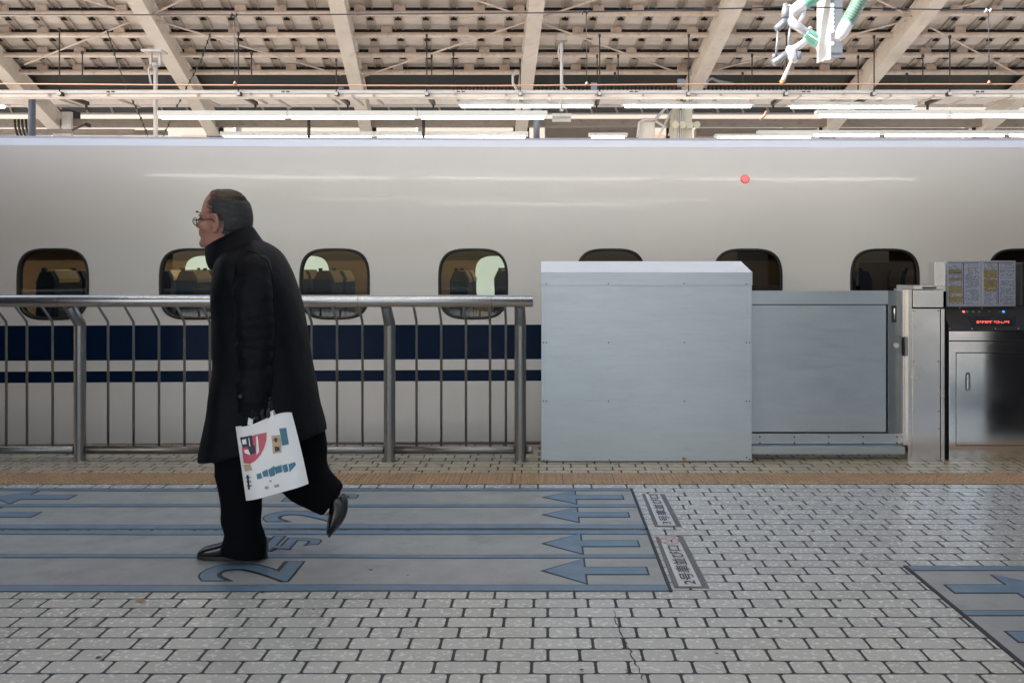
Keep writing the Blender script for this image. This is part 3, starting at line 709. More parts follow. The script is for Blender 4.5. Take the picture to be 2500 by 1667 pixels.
# ------------------------------------------------------------------ timetable desk
t = thing('timetable_desk', 'steel dispatcher desk cabinet with black sloping console beneath the timetables', 'cabinet', (PX(2420, CY), CY, 0))
xr = PX(2760, CY)
def fbw(x0, y0, x1, y1, Y, th, bev=.002): return fb(MB(), x0, y0, x1, y1, Y, th, bev)
fbw(2317, 833, 2780, 1127, CY, .38).build('cabinet_body', M_DESK, t)
fbw(2317, 808, 2780, 831.5, CY-.004, .38).build('top_band', M_DESK, t)
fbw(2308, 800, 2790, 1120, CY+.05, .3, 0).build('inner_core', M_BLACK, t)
d = fbw(2335.5, 861.5, 2740, 1086.5, CY-.006, .01, .002).build('door', M_DESK, t)
fbw(2333.8, 860, 2742, 1088.2, CY-.0025, .004, 0).build('door_gap', M_RUBBER, d)
X, Z = S(2361.5, 931.5, CY)
mb = MB()
rr = rrect(X, Z, .017, .062, 32, 4)
mb.fprism(rr, CY-.009, CY-.002); h = mb.build('handle', M_GATED, d)
mb = MB(); mb.box((X-.008, CY-.015, Z-.045), (X+.008, CY-.008, Z+.047), bev=.003); mb.tube([(X, CY-.016, Z-.053), (X, CY-.009, Z-.053)], .007, 10); mb.build('handle_lever', M_ALUS, h)
# console: sloping face
mb = MB()
zt, zbt = PZ(749, 6.62), PZ(807, CY-.02)
x0t, x0b = PX(2305, 6.60), PX(2317, CY)
mb.add([(x0b,CY-.02,zbt),(xr,CY-.02,zbt),(xr,6.64,zt),(x0t,6.64,zt),(x0b,6.86,zbt),(xr,6.86,zbt),(xr,6.86,zt),(x0t,6.86,zt)],
       [(0,1,2,3),(3,2,6,7),(0,3,7,4),(1,5,6,2),(4,7,6,5),(0,4,5,1)])
con = mb.build('console', M_CONS, t, bevel=.004)
def on_con(x, y, off=.0):                                # a picture place on the sloping console face
    # plane through (CY-.02, zbt) and (6.64, zt)
    y0, z0, y1, z1 = CY-.02, zbt, 6.64, zt
    k = (652 - y)/FPX
    # CAMH + k*Y = z0 + (Y-y0)*m
    m_ = (z1-z0)/(y1-y0); Y = (CAMH - z0 + y0*m_)/(m_ - k)
    nrm = Vector((0, -(z1-z0), (y1-y0))).normalized()
    return Vector((PX(x, Y), Y, CAMH + k*Y)) + nrm*off
def dome(pt, r, m, name, par, flat=.6):
    mb = MB(); nrm = Vector((0, -(zt-zbt), (6.64-CY+.02))).normalized(); a = Vector((1,0,0)); b = nrm.cross(a)
    rings = []
    for q in range(4):
        th = q/3*pi/2*.9; rings.append([pt + (a*cos(2*pi*k/12) + b*sin(2*pi*k/12))*r*cos(th) + nrm*r*flat*sin(th) for k in range(12)])
    mb.loft(rings); return mb.build(name, m, par)
for sx, m in ((2352.5, mat('lit red button', (.8,.1,.08), .3, emit=(1,.12,.08), estr=.9)), (2362, mat('green button', (.02,.12,.03), .3, emit=(.02,.2,.04), estr=.15)),
              (2376, mat('green button', (.02,.12,.03), .3)), (2391, mat('amber button', (.18,.14,.02), .3)), (2416, mat('brown button', (.10,.04,.02), .3)),
              (2440, mat('brown button', (.10,.04,.02), .3)), (2450, mat('lit blue button', (.05,.2,.8), .3, emit=(.02,.22,1), estr=1.0))):
    dome(on_con(sx, 761, .0), .0095, m, 'button', con)
def cq(pts, off): return [on_con(x, y, off) for x, y in pts]
mb = MB(); mb.add(cq([(2356,771),(2480,771),(2480,800),(2372,799)], .0022), [(0,3,2,1)]); mb.build('display_bezel', M_RUBBER, con, recalc=False)
mb = MB(); mb.add(cq([(2361,774),(2478,774),(2478,796),(2376,796)], .0034), [(0,3,2,1)]); mb.build('display', mat('dark display face', (.01,.01,.01), .2), con, recalc=False)
mb = MB(); random.seed(3)
x = 2384
while x < 2462:
    if not (2420 < x < 2424):
        for yy in (784.4, 786.6, 788.8):
            if random.random() < .85: mb.add(cq([(x,yy),(x+2.6,yy),(x+2.6,yy+1.5),(x,yy+1.5)], .005), [(0,3,2,1)])
    x += random.choice((3.6, 4.4, 3.6))
mb.build('display_digits', mat('lit red digits', (.8,.1,.08), .4, emit=(1,.13,.08), estr=.6), con, recalc=False)
mb = MB()
for sx, sy in ((2318,803),(2373,803),(2430,803),(2486,803),(2343,752.5),(2397,752.5)):
    p = on_con(sx, sy, .001); mb.tube([p, p + Vector((0,-.003,.003))], .004, 8)
mb.build('console_screws', M_GATE, con)['kind'] = 'stuff'
# timetables
for lab, ax0, ax1, seed in (('left framed timetable sheet with yellow blocks above the black console', 2311, 2396, 1),
                            ('right framed timetable sheet, half in shade, above the black console', 2396.5, 2480, 2)):
    BY = 6.62
    tt = thing('timetable_board', lab, 'timetable', (PX((ax0+ax1)/2, BY), BY, PZ(747, BY)), 'framed timetables over the desk')
    fb(MB(), ax0, 636.5, ax1, 748, BY, .02, .003).build('frame', M_TTF, tt)
    sh = fb(MB(), ax0+4.5, 642, ax1-4, 744, BY-.0015, .003, 0).build('sheet', M_PAPER, tt)
    random.seed(seed); k = (ax1-ax0)/84
    mb = MB()
    blocks = [(657,667),(679,686),(698,715),(723,737)] if seed == 1 else [(659,679),(683,703),(705,711)]
    for (a, b) in blocks: fb(mb, ax0+5, a, ax0+38*k, b, BY-.0025, .001, 0)
    if seed == 1: fb(mb, ax0+5, 665, ax0+38*k, 668, BY-.0025, .001, 0)
    mb.build('ochre_blocks', M_TTY, sh)
    mb = MB(); fb(mb, ax0+39.5*k, 642.5, ax0+42*k, 743.5, BY-.0028, .001, 0); fb(mb, ax0+5, 641, ax1-6, 642.6, BY-.0030, .001, 0)
    mb.build('dividing_bar', M_TTP, sh)
    mb = MB(); y = 645.0
    while y < 742:
        for (c0, c1) in ((6, 37), (45, 78)):
            if c0 == 45 and random.random() < .18: continue
            x = c0
            while x < c1:
                wd = random.choice((1.4, 2.1, 2.8))
                if random.random() < .72: fb(mb, ax0+x*k, y, ax0+(x+wd)*k, y+1.25, BY-.0042, .001, 0)
                x += wd + .9
        y += 2.35
    mb.build('printed_figures', M_TTB, sh)
mb = MB(); mb.box((PX(2482, 6.7), 6.64, PZ(748, 6.7)), (PX(2700, 6.7), 6.95, PZ(641, 6.7)), bev=.01)
tag(mb.build('monitor_housing', M_CONS), 'black monitor housing at the right edge beside the timetables', 'monitor')

# ------------------------------------------------------------------ far platform, canopy and station behind
mb = MB(); mb.box((-40, 15.6, -1.2), (40, 24, 0)); mb.build('far_platform', M_FARF, kind='structure')
mb = MB(); mb.box((-30, 24.5, -1.1), (30, 24.8, 2.2)); mb.box((-30,15.9,0),(30,15.95,1.9))
o = mb.build('screen_wall', M_PALE); tag(o, 'pale screen wall on the far platform seen through the train windows', 'wall')
t = thing('station_building', 'sunlit cream station facade glimpsed under the far canopy', 'building', (0, 46, -1.2))
mb = MB(); mb.box((-60, 46, -1.2), (70, 52, 12)); mb.build('wall', M_CREAM, t)
for i in range(-14, 16):
    mb = MB(); mb.box((i*4.2, 45.9, 6.2), (i*4.2+1.3, 46.0, 7.35)); mb.build('louvre', mat('brown louvre', (.30,.2,.15), .6), t)
    if i % 2 == 0:
        mb = MB(); mb.box((i*4.2+2.4, 45.88, 6.0), (i*4.2+2.5, 46.0, 8.0)); mb.build('downpipe', M_BEIGE, t)

ZR0 = 5.83
def zr(Y): return ZR0 - .2995*(Y - 17)
def skew(x, Y): return x - .0794*(Y - 17)
can = thing('far_canopy', 'beige steel canopy with skewed rafters over the far platform', 'canopy', (0, 20, 0))
YA, YBk = 13.9, 20.35
mb = MB()
def rp(x, Y, dz): return (skew(x, Y), Y, zr(Y) + dz)
mb.add([rp(-24, YA, .50), rp(24, YA, .50), rp(24, YBk, .50), rp(-24, YBk, .50), rp(-24, YA, .55), rp(24, YA, .55), rp(24, YBk, .55), rp(-24, YBk, .55)],
       [(0,3,2,1),(4,5,6,7),(0,1,5,4),(2,3,7,6)])
mb.build('roof_sheet', M_SHEET, can)
mb = MB()
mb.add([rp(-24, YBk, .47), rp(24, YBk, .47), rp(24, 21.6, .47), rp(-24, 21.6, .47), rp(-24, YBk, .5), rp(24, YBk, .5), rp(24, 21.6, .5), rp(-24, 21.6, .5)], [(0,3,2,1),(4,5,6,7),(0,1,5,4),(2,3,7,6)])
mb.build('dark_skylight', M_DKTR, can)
mb = MB(); mb.box((-26, 20.6, 6.3), (26, 29.5, 6.4)); mb.build('shade_slab', M_SHEET, can)  # hidden slab added to keep the sun off the rear beams
for k in range(-2, 9):
    x0 = (-167 + 493*k - 1333)*17/FPX
    mb = MB(); a = Vector(rp(x0, YA-.3, 0)); b = Vector(rp(x0, 22.4, 0)); up = Vector((0,.2995,1))
    # I-section: bottom flange, web, top flange
    def beam(dz, wx, hz, mb=mb, a=a, b=b): mb.obox(a + Vector((0,0,dz)), b + Vector((0,0,dz)), wx, hz)
    beam(.012, .27, .024); beam(.19, .22, .33); beam(.37, .27, .03)
    r = mb.build('rafter', M_BEIGE, can)
    mb = MB(); c = rp(x0, 22.42, .17); mb.box((c[0]-.16, 22.40, c[2]-.26), (c[0]+.2, 22.46, c[2]+.2)); mb.build('end_plate', M_BLACK, r)
    mb = MB(); mb.box((c[0]-.13, 22.47, 0.0), (c[0]+.13, 22.7, c[2]+.1)); mb.build('column', M_BEIGE, r)
PUR = [17.24, 17.97, 18.70, 19.43, 20.11]
for pi_, Yp in enumerate(PUR):
    z = zr(Yp) + .30
    mb = MB()
    mb.tube([(-22, Yp, z), (22, Yp, z)], .052, 10); p = mb.build('purlin', M_PURL, can)
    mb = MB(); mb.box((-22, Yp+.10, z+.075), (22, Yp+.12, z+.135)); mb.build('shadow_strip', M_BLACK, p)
    mb = MB(); mb.box((-22, Yp+.20, z+.06), (22, Yp+.27, z+.16)); mb.build('upper_purlin', M_PURL, can)
    mb = MB(); i = 0
    x = -21 + (pi_ % 2)*.35
    while x < 21:
        if i % 3 != 2: mb.box((x-.10, Yp+.03, z+.035), (x+.10, Yp+.19, z+.17))
        x += .72; i += 1
    mb.build('purlin_clips', M_PURL, p)['kind'] = 'stuff'
# joint channels of the roof sheet
ribs = []
x = -15.5
while x < 15.5:
    ribs.append(x); x += .515
for xr_ in ribs[:60]:
    mb = MB()
    for (o1, o2) in ((-.085, -.055), (.055, .085)):
        mb.obox(rp(xr_+(o1+o2)/2, YA, .475), rp(xr_+(o1+o2)/2, YBk, .475), .03, .045)
    mb.obox(rp(xr_, YA, .490), rp(xr_, YBk, .490), .11, .016)
    o = mb.build('roof_rib', M_RIB, can)
    mb = MB()
    for Yp in PUR:
        mb.obox(rp(xr_, Yp-.27, .455), rp(xr_, Yp-.24, .455), .12, .03)
        mb.obox(rp(xr_, Yp-.42, .476), rp(xr_, Yp-.27, .476), .03, .014)
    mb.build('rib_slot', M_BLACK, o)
def prod(y):                                             # distance for a rod lying just above the rafter soffits
    t_ = (652 - y)/FPX; return (ZR0 + .12 - CAMH + .2995*17)/(t_ + .2995)
def rodp(x, y): Y = prod(y); return P(x, y, Y)
for (p1, p2) in (((60,158),(316,55)), ((205,0),(300,26)), ((370,36),(452,-2)), ((378,50),(832,184)), ((885,188),(1283,55)), ((1160,0),(1284,43)),
                 ((1325,42),(1460,-2)), ((1322,57),(1655,178)), ((1745,172),(2212,52)), ((2140,0),(2226,41)), ((2322,24),(2415,-2)), ((2272,68),(2486,182))):
    mb = MB(); mb.tube([rodp(*p1), rodp(*p2)], .017, 6); mb.build('brace_rod', M_PURL, can)
# horizontal members behind the rafters
def hbeam(name, y0, y1, Y, th, m, x0=-26, x1=26, par=None):
    mb = MB(); mb.box((x0, Y, PZ(y1, Y)), (x1, Y+th, PZ(y0, Y))); return mb.build(name, m, par or can)
hbeam('fascia_beam', 206, 222, 21.2, .25, M_BEIGE)
hbeam('eaves_beam', 243, 254.5, 22.0, .25, M_BEIGE)
mb = MB(); mb.tube([(-26, 21.85, PZ(258.5, 21.85)), (26, 21.85, PZ(258.5, 21.85))], .035, 10); mb.build('eaves_pipe', M_TROUGH, can)
hbeam('main_girder', 290.5, 308, 22.1, .28, M_GIRD)
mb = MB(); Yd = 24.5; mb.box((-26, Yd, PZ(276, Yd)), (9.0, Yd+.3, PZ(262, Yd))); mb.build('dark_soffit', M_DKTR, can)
mb = MB(); x = -20
while x < 9: mb.obox((x, Yd-.03, PZ(262, Yd)), (x+.06, Yd-.03, PZ(276, Yd)), .05, .03, up=(0,1,0)); x += .62
mb.build('soffit_brackets', M_GIRD, can)['kind'] = 'stuff'
# serrated translucent sheet over the tracks, right half
Yc = 20.9
mb = MB(); x = PX(1105, Yc)
while x < PX(2060, Yc):
    mb.box((x, Yc, PZ(221, Yc)), (x+.035, Yc+.02, PZ(211, Yc))); x += .085
o = mb.build('cable_comb', M_ROD, can); o['kind'] = 'stuff'
# rear lower roof seen under the girder
mb = MB(); Yr = 27
mb.box((PX(1330, Yr), Yr, PZ(336, Yr)), (PX(1560, Yr), Yr+.4, PZ(312, Yr))); mb.build('rear_box', M_GIRD, can)
mb = MB(); mb.box((PX(1700, Yr), Yr, PZ(333, Yr)), (PX(2500, Yr), Yr+.4, PZ(313, Yr))); mb.build('rear_box', M_GIRD, can)
mb = MB(); mb.box((PX(-60, Yr), Yr, PZ(328, Yr)), (PX(400, Yr), Yr+.3, PZ(318, Yr))); mb.build('rear_box', M_GIRD, can)
mb = MB(); mb.box((PX(112, 23), 23, PZ(306, 23)), (PX(172, 23), 23.5, PZ(268, 23))); mb.build('junction_case', M_BLACK, can)
mb = MB(); mb.box((PX(156, 22.0), 21.9, PZ(333, 22)), (PX(178, 22.0), 22.0, PZ(275, 22))); mb.build('hanging_plate', M_POLEW, can)
# roof ripple seen as bright wavy strip right
# cable trough in front of the rafters
Yt = 16.3
t = thing('cable_trough', 'long pale cable trough running across in front of the rafters', 'cable trough', (0, Yt, PZ(236, Yt)))
mb = MB(); mb.box((-13, Yt, PZ(229, Yt)), (13, Yt+.12, PZ(220.5, Yt)), bev=.004); mb.build('channel', M_TROUGH, t)
mb = MB(); mb.box((-13, Yt+.02, PZ(236.5, Yt)), (13, Yt+.26, PZ(229.6, Yt))); mb.build('lower_tray', M_BEIGE, t)
for sx in (270, 697, 1125, 1547, 1968, 2392):
    mb = MB()
    for dx in (-8, -4, 4, 8):
        X, Z = S(sx+dx, 224.5, Yt); mb.tube([(X, Yt-.01, Z), (X, Yt+.002, Z)], .012, 8)
    mb.build('splice_bolts', M_ROD, t)
mb = MB()
# tray hangers going away
for sx in (118, 262, 482, 610, 660, 800, 860, 912, 1110, 1235, 1340, 1455, 1570, 1700, 1760, 1850, 1955, 2060, 2175, 2280, 2380, 2470):
    a = P(sx, 229+random.uniform(0,6), Yt-.02); mb.obox(a, a + Vector((0, random.uniform(.9,1.3), 0)), .035, .035)
mb.build('tray_arms', M_RIB, t)['kind'] = 'stuff'
# hanger rods with arms
hang = [(145,70,227,1),(201,126,205,0),(582,80,227,1),(614,128,208,0),(821,145,230,1),(1042,85,230,1),(1054,135,219,0),(1107,130,219,0),
        (1270,145,230,1),(1458,135,217,0),(1464,85,229,1),(1501,178,217,0),(1509,135,217,0),(1681.5,85,229,1),(1813,178,222,0),(1836,133,222,0),
        (1920,80,229,1),(2095,137,224,0),(2134,88,229,1),(2214,180,224,0),(2253,134,224,0),(2319,88,229,1)]
for i, (sx, y0, y1, arm) in enumerate(hang):
    Yh = Yt - .06 if arm else 17.2
    t = thing('hanger_rod', ('dark hanger rod with a slanting arm under the far roof, ' if arm else 'thin dark hanger rod without an arm under the far roof, ') + ORD[i] + ' rod from the left', 'hanger rod', P(sx, y1, Yh), 'dark hanger rods under the far canopy')
    mb = MB(); mb.tube([P(sx, y0, Yh), P(sx, y1, Yh)], .011, 6); mb.build('rod', M_ROD, t)
    mb = MB(); mb.box(P(sx-2.6, y0-1, Yh)-Vector((0,.02,0)), P(sx+2.6, y0+7, Yh)+Vector((0,.02,0))); mb.build('clamp', M_ROD, t)
    if arm:
        a = P(sx, 229, Yh-.03); mb = MB(); mb.obox(a, a + Vector((0, 1.0, 0)), .062, .062)
        mb.obox(a + Vector((0,.93,-.06)), a + Vector((0,.97,-.06)), .03, .12); mb.build('arm', M_ROD, t)
        mb = MB(); mb.tube([a + Vector((0,-.02,.0)), a + Vector((0,-.005,0))], .03, 10); mb.build('arm_end', M_TROUGH, t)
# white hanging poles, boxes
Yw = 16.8
t = thing('hanging_pole', 'white hanging pole clamped under the second rafter, left', 'pole', P(380, 340, Yw))
mb = MB(); mb.tube([P(380, 158, Yw), P(380, 352, Yw)], [.036, .036], 12); mb.build('pole', M_POLEW, t)
mb = MB(); mb.box(P(352, 125, Yw)-Vector((0,.15,0)), P(402, 130, Yw)+Vector((0,.15,0)))
mb.box(P(366, 130, Yw)-Vector((0,.03,0)), P(371, 160, Yw)+Vector((0,.03,0))); mb.box(P(388, 130, Yw)-Vector((0,.03,0)), P(393, 160, Yw)+Vector((0,.03,0)))
mb.tube([P(380, 155, Yw), P(380, 163, Yw)], .06, 12); mb.build('bracket', M_POLEW, t)
mb = MB(); mb.tube([P(371, 155, Yw), P(363, 170, Yw), P(366, 190, Yw), P(369, 207, Yw)], .018, 8); mb.build('conduit', M_POLEW, t)
t = thing('hanging_pole', 'white hanging pole carrying a small grey box near the middle', 'pole', P(1371, 296, Yw))
mb = MB(); mb.tube([P(1371, 105, Yw), P(1371, 272, Yw)], .028, 12); mb.build('pole', M_POLEW, t)
mb = MB(); mb.box(P(1362, 84, Yw)-Vector((0,.05,0)), P(1381, 104, Yw)+Vector((0,.05,0)), bev=.01); mb.box(P(1358, 96, Yw)-Vector((0,.08,0)), P(1385, 101, Yw)+Vector((0,.08,0))); mb.build('clamp', M_RIB, t)
mb = MB(); mb.box(P(1348, 278, Yw-.12), P(1394, 291, Yw+.12), bev=.01); mb.add([P(1348,291,Yw-.12),P(1394,291,Yw-.12),P(1394,298,Yw),P(1348,298,Yw)], [(0,1,2,3)]); mb.build('box', M_LAMPB, t)
mb = MB(); mb.tube([P(1366, 110, Yw), P(1363, 128, Yw), P(1366, 150, Yw)], .014, 8); mb.tube([P(1374, 205, Yw), P(1377, 212, Yw), P(1384, 219, Yw)], .012, 8); mb.build('conduit', M_POLEW, t)
for lab, sx, y0, y1, r, m in (('dark blue grey pole at the left edge above the train', 78, 228, 350, .06, M_POLEB), ('slim dark pole above the train between second and third rafters', 754, 289, 352, .028, M_ROD),
                              ('slim dark pole above the train left of the middle rafter', 1034, 289, 352, .028, M_ROD), ('grey square pole just right of the middle rafter', 1310, 268, 352, .055, M_POLEB)):
    mb = MB(); mb.tube([P(sx, y0, Yw+.4), P(sx, y1, Yw+.4)], r, 12); mb.box(P(sx-7, y0-2, Yw+.35), P(sx+7, y0+3, Yw+.45)); tag(mb.build('support_pole', m), lab, 'pole')
# cream pillar with horn speakers
Yp_ = 19.5
t = thing('pillar', 'cream square pillar with conduits above the train, right of centre', 'pillar', P(1668, 345, Yp_))
mb = MB(); mb.box(P(1647, 352, Yp_), P(1690, 262, Yp_)+Vector((0,.35,0)), bev=.01); mb.box(P(1638, 352, Yp_+.02), P(1648, 290, Yp_)+Vector((0,.2,0))); mb.build('shaft', mat('cream pillar paint', (.62,.58,.48), .5, var=.06), t)
mb = MB()
for sx in (1651, 1656, 1662, 1667): mb.tube([P(sx, 264, Yp_-.03), P(sx, 345, Yp_-.03)], .014, 8)
mb.build('conduits', M_POLEW, t)['kind'] = 'stuff'
for i, (sx, d) in enumerate(((1655,-1),(1669,-.4),(1682,.4),(1696,1))):
    mb = MB(); a = P(sx - d*3, 304, Yp_-.12); b = P(sx + d*6, 305, Yp_-.28)
    mb.tube([a, b], [.035, .07], 14)
    tag(mb.build('horn_speaker', mat('ivory speaker', (.6,.57,.45), .5)), 'ivory horn speaker on the cream pillar, %s of four from the left' % ORD[i], 'loudspeaker', 'horn speakers on the cream pillar')
t = thing('support_post', 'stubby grey post with bent cable pipes left of the cream pillar', 'post', P(1583, 345, Yp_))
mb = MB(); mb.box(P(1562, 352, Yp_), P(1599, 296, Yp_)+Vector((0,.3,0)), bev=.01); mb.build('shaft', M_BEIGE, t)
mb = MB(); mb.tube([P(1557, 336, Yp_-.05), P(1561, 300, Yp_-.05), P(1572, 292, Yp_-.05), P(1600, 292, Yp_-.05), P(1625, 264, Yp_-.05)], .03, 8)
mb.tube([P(1600, 296, Yp_-.08), P(1628, 312, Yp_-.08)], .025, 8); mb.tube([P(1640, 270, Yp_-.08), P(1615, 320, Yp_-.08), P(1604, 345, Yp_-.08)], .02, 8)
mb.build('cable_pipe', M_POLEW, t)
for lab, sx0, sy0, sx1, sy1, m in (('small grey box beside the fourth rafter', 1655, 193, 1672, 211, M_GALVG), ('small pale box on the beam right of the hanging pole', 1443, 202, 1458, 221, M_GALVG),
                                   ('tiny navy box beside the third rafter', 826, 212, 837, 221, M_POLEB)):
    mb = MB(); mb.box(P(sx0, sy1, 16.9), P(sx1, sy0, 16.9)+Vector((0,.1,0)), bev=.005); tag(mb.build('junction_box', m), lab, 'junction box')
# cables on rafters
mb = MB(); Yq = 17.6
mb.tube([P(1262,172,Yq),P(1252,186,Yq),P(1252,203,Yq),P(1262,221,Yq)], .022, 8); tag(mb.build('looped_conduit', M_POLEW), 'pale looped conduit on the left side of the middle rafter', 'conduit')
mb = MB(); mb.tube([P(1721,215,Yq),P(1728,198,Yq),P(1738,192,Yq),P(1752,199,Yq),P(1790,205,Yq)], .026, 8); tag(mb.build('looped_conduit', M_GALVG), 'grey looped conduit right of the fourth rafter', 'conduit')
# bead cables (thin festoons)
for i, (lab, pts) in enumerate((('thin dark beaded cord falling from upper left near the second rafter', [(263,80),(285,150),(312,225),(338,275),(362,335)]),
                                ('thin dark beaded cord slanting down left beyond the second rafter', [(512,88),(490,150),(455,215),(425,275),(398,335)]))):
    mb = MB(); q = [P(x, y, 17.0) for x, y in pts]; mb.tube(q, .008, 6)
    for a, b in zip(q[:-1], q[1:]):
        for k in range(4): c = a.lerp(b, k/4); mb.tube([c-Vector((0,0,.03)), c+Vector((0,0,.03))], .016, 6)
    tag(mb.build('beaded_cord', mat('dark green cord', (.03,.06,.045), .5)), lab, 'cord')
# lamps of the far platform
def plamp(lab, xa, xb, yt, yb, Y, segs):
    z0 = PZ(yb, Y); 
    tube_lamp(lab, PX(xa, Y), PX(xb, Y), Y, z0 + .022, wd=.18, segs=segs, group='tube lamps of the far platform', hb=PZ(yt, Y)-z0-.022)
plamp('longest pale tube lamp row in front of the second to middle rafters', 388, 1337, 272.5, 288.5, 16.45, 3)
plamp('tube lamp left of the hanging pole in the upper row', 1118, 1450, 250, 261, 16.9, 1)
plamp('tube lamp right of the hanging pole in the upper row', 1517, 1840, 250, 261, 16.9, 1)
plamp('tube lamp in the upper row, nearest the right edge', 1922, 2236, 251, 263, 16.9, 1)
plamp('long tube lamp row entering from the right edge', 1990, 2640, 271, 285, 16.45, 2)
plamp('low tube lamp row just above the train, right', 1848, 2760, 320, 332, 18.5, 3)
plamp('low tube lamp row just above the train, left half', 540, 1290, 323, 336, 18.0, 2)
plamp('short low tube lamp right of the middle, just above the train', 1436, 1532, 326, 336, 18.2, 1)
plamp('low tube lamp beside the cream pillar, just above the train', 1744, 1985, 329, 338, 18.0, 1)
plamp('short low tube lamp at the left edge above the train', -260, 20, 255, 262, 20, 1)

# ------------------------------------------------------------------ overhead line
YW = 12.5
def wire(name, pts, r, m, lab, cat): mb = MB(); mb.tube([P(x, y, YW) for x, y in pts], r, 6); tag(mb.build(name, m), lab, cat)
wire('messenger_wire', [(-400,34),(0,36.5),(700,37),(1330,32),(1600,26),(1850,20),(1915,17)], .0085, M_WIRE, 'thin dark carrier wire across the top, left of the insulators', 'wire')
wire('messenger_wire', [(1930,17),(2120,22),(2500,26),(2900,28)], .0085, M_WIRE, 'thin dark carrier wire across the top, right of the insulators', 'wire')
wire('contact_wire', [(-400,204),(0,205),(400,208),(1200,210),(1700,206),(2500,206),(2900,206)], .0095, M_COPPER, 'copper brown contact wire spanning the whole view below the rafters', 'wire')
for i, (sx, y0, y1) in enumerate(((572, 38, 207), (1431, 30, 208), (2413, 26, 205))):
    t = thing('dropper_wire', 'hanging dropper wire between the carrier and contact wires, %s of three from the left' % ORD[i], 'wire', P(sx, y1, YW), 'dropper wires')
    mb = MB(); mb.tube([P(sx, y0, YW), P(sx+1.5, (y0+y1)/2, YW), P(sx+1.5, y1, YW)], .006, 6); mb.build('dropper', M_WIRE, t)
    mb = MB(); mb.tube([P(sx-8, y0, YW), P(sx-6, y0+1, YW)], .03, 10); mb.tube([P(sx+3, y0, YW), P(sx+5, y0+1, YW)], .03, 10); mb.tube([P(sx-7, y0, YW), P(sx+5, y0, YW)], .012, 8); mb.build('clamp', M_WIRE if i < 2 else M_GALV, t)
    mb = MB(); mb.tube([P(sx+1.5, y1-8, YW), P(sx+1.5, y1, YW)], [.01,.028], 8); mb.build('end_weight', M_COPPER, t)
# steel mast with holes and the maker's name
def q7(x, y, Y=YW): return P(1850 + x/6.534, y/6.534, Y)
t = thing('support_mast', 'perforated galvanised channel mast hanging from the top right', 'mast', q7(1210, 950))
mb = MB()
XL_, XM, XR_ = q7(1064,0).x, q7(1166,0).x, q7(1352,0).x; ztop, zbot = q7(0,-900).z, q7(0,945).z
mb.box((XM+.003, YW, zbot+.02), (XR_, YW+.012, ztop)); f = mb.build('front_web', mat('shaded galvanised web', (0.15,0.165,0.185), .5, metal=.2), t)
mb = MB(); mb.add([(XL_,YW+.34,ztop),(XM,YW,ztop),(XM,YW,zbot),(XL_,YW+.34,zbot+.02),(XL_,YW+.352,ztop),(XM,YW+.012,ztop),(XM,YW+.012,zbot),(XL_,YW+.352,zbot+.02)], [(0,3,2,1),(4,5,6,7),(3,7,6,2)])
s_ = mb.build('side_flange', M_GALV, t)
mb = MB()
for y in (90,155,225,293,360,430,495,700):
    c = q7(1188, y); mb.tube([c-Vector((0,.006,0)), c+Vector((0,.001,0))], .027, 12)
mb.build('front_holes', M_GALV, f)['kind'] = 'stuff'
mb = MB()
for y in (135,205,272,338,405,472,540,610,740):
    c = q7(1106, y, YW+.19); mb.tube([c-Vector((.006,.006,0)), c+Vector((.004,.004,0))], .015, 8)
mb.build('side_holes', M_ROD, s_)['kind'] = 'stuff'
c0, c1 = q7(1166, 882), q7(1338, 842)
text_mb('DENGYO', lambda u, v: (c0.x + .004 + (c1.x-c0.x-.008)*u, YW-.004, c0.z + (c1.z-c0.z)*v), .012).build('lettering', M_BLACK, f, recalc=False)
# ribbed insulators
def insul(lab, p0, p1, r, n, m, capm, caps=(1,1), r1=None):
    a, b = Vector(p0), Vector(p1); d = b - a; L = d.length; r1 = r1 or r
    t = thing('insulator', lab, 'insulator', a, 'ribbed green insulators of the overhead line')
    pts, rs = [], []
    for i in range(n):
        rr_ = r + (r1-r)*i/n
        for (u, k) in ((.05,.62),(.30,1.0),(.62,1.0),(.88,.62)): pts.append(a + d*((i+u)/n)); rs.append(rr_*k)
    mb = MB(); mb.tube(pts, rs, 20); mb.build('ribbed_body', m, t)
    dn = d.normalized()
    if caps[0]: mb = MB(); mb.tube([a+dn*.02, a-dn*.05, a-dn*.16, a-dn*.24], [r*.86, r*.92, r*.8, r*.45], 18); mb.build('end_cap', capm, t)
    if caps[1]: mb = MB(); mb.tube([b-dn*.02, b+dn*.04, b+dn*.12, b+dn*.18], [r1*.86, r1*.9, r1*.72, r1*.35], 18); mb.build('end_cap', capm, t)
    return t
insul('small green ribbed insulator at the top, above the white arm', q7(735, 65), q7(960, -90), .088, 9, M_CERAM, M_GALV, (1,1))
insul('short green ribbed insulator in the middle, left of the mast', q7(955, 665, YW+.4), q7(765, 540, YW+.4), .105, 10, M_CERAM, M_GALV, (1,0), .085)
insul('large soot stained green ribbed insulator right of the mast', q7(1425, 375, YW-.1), q7(1760, -230, YW-.1), .092, 15, M_CERAMD, M_GALV, (1,1))
t = thing('cantilever_arm', 'white overhead line bracket of tubes and clamps left of the mast', 'bracket', q7(600, 800))
def tb7(name, pts, r, m, Y=YW, n=12): mb = MB(); mb.tube([q7(x, y, Y) for x, y in pts], r, n); return mb.build(name, m, t)
tb7('upper_arm', [(720,95),(600,200),(485,285)], [.05,.042,.042], M_GALV)
tb7('main_tube', [(500,300),(560,375),(770,520)], [.055,.062,.052], M_GALV)
tb7('link_arm', [(740,130),(715,250),(660,370)], [.03,.032,.022], M_GALV)
tb7('lower_arm', [(770,655),(640,745),(520,815)], [.045,.042,.05], M_GALV)
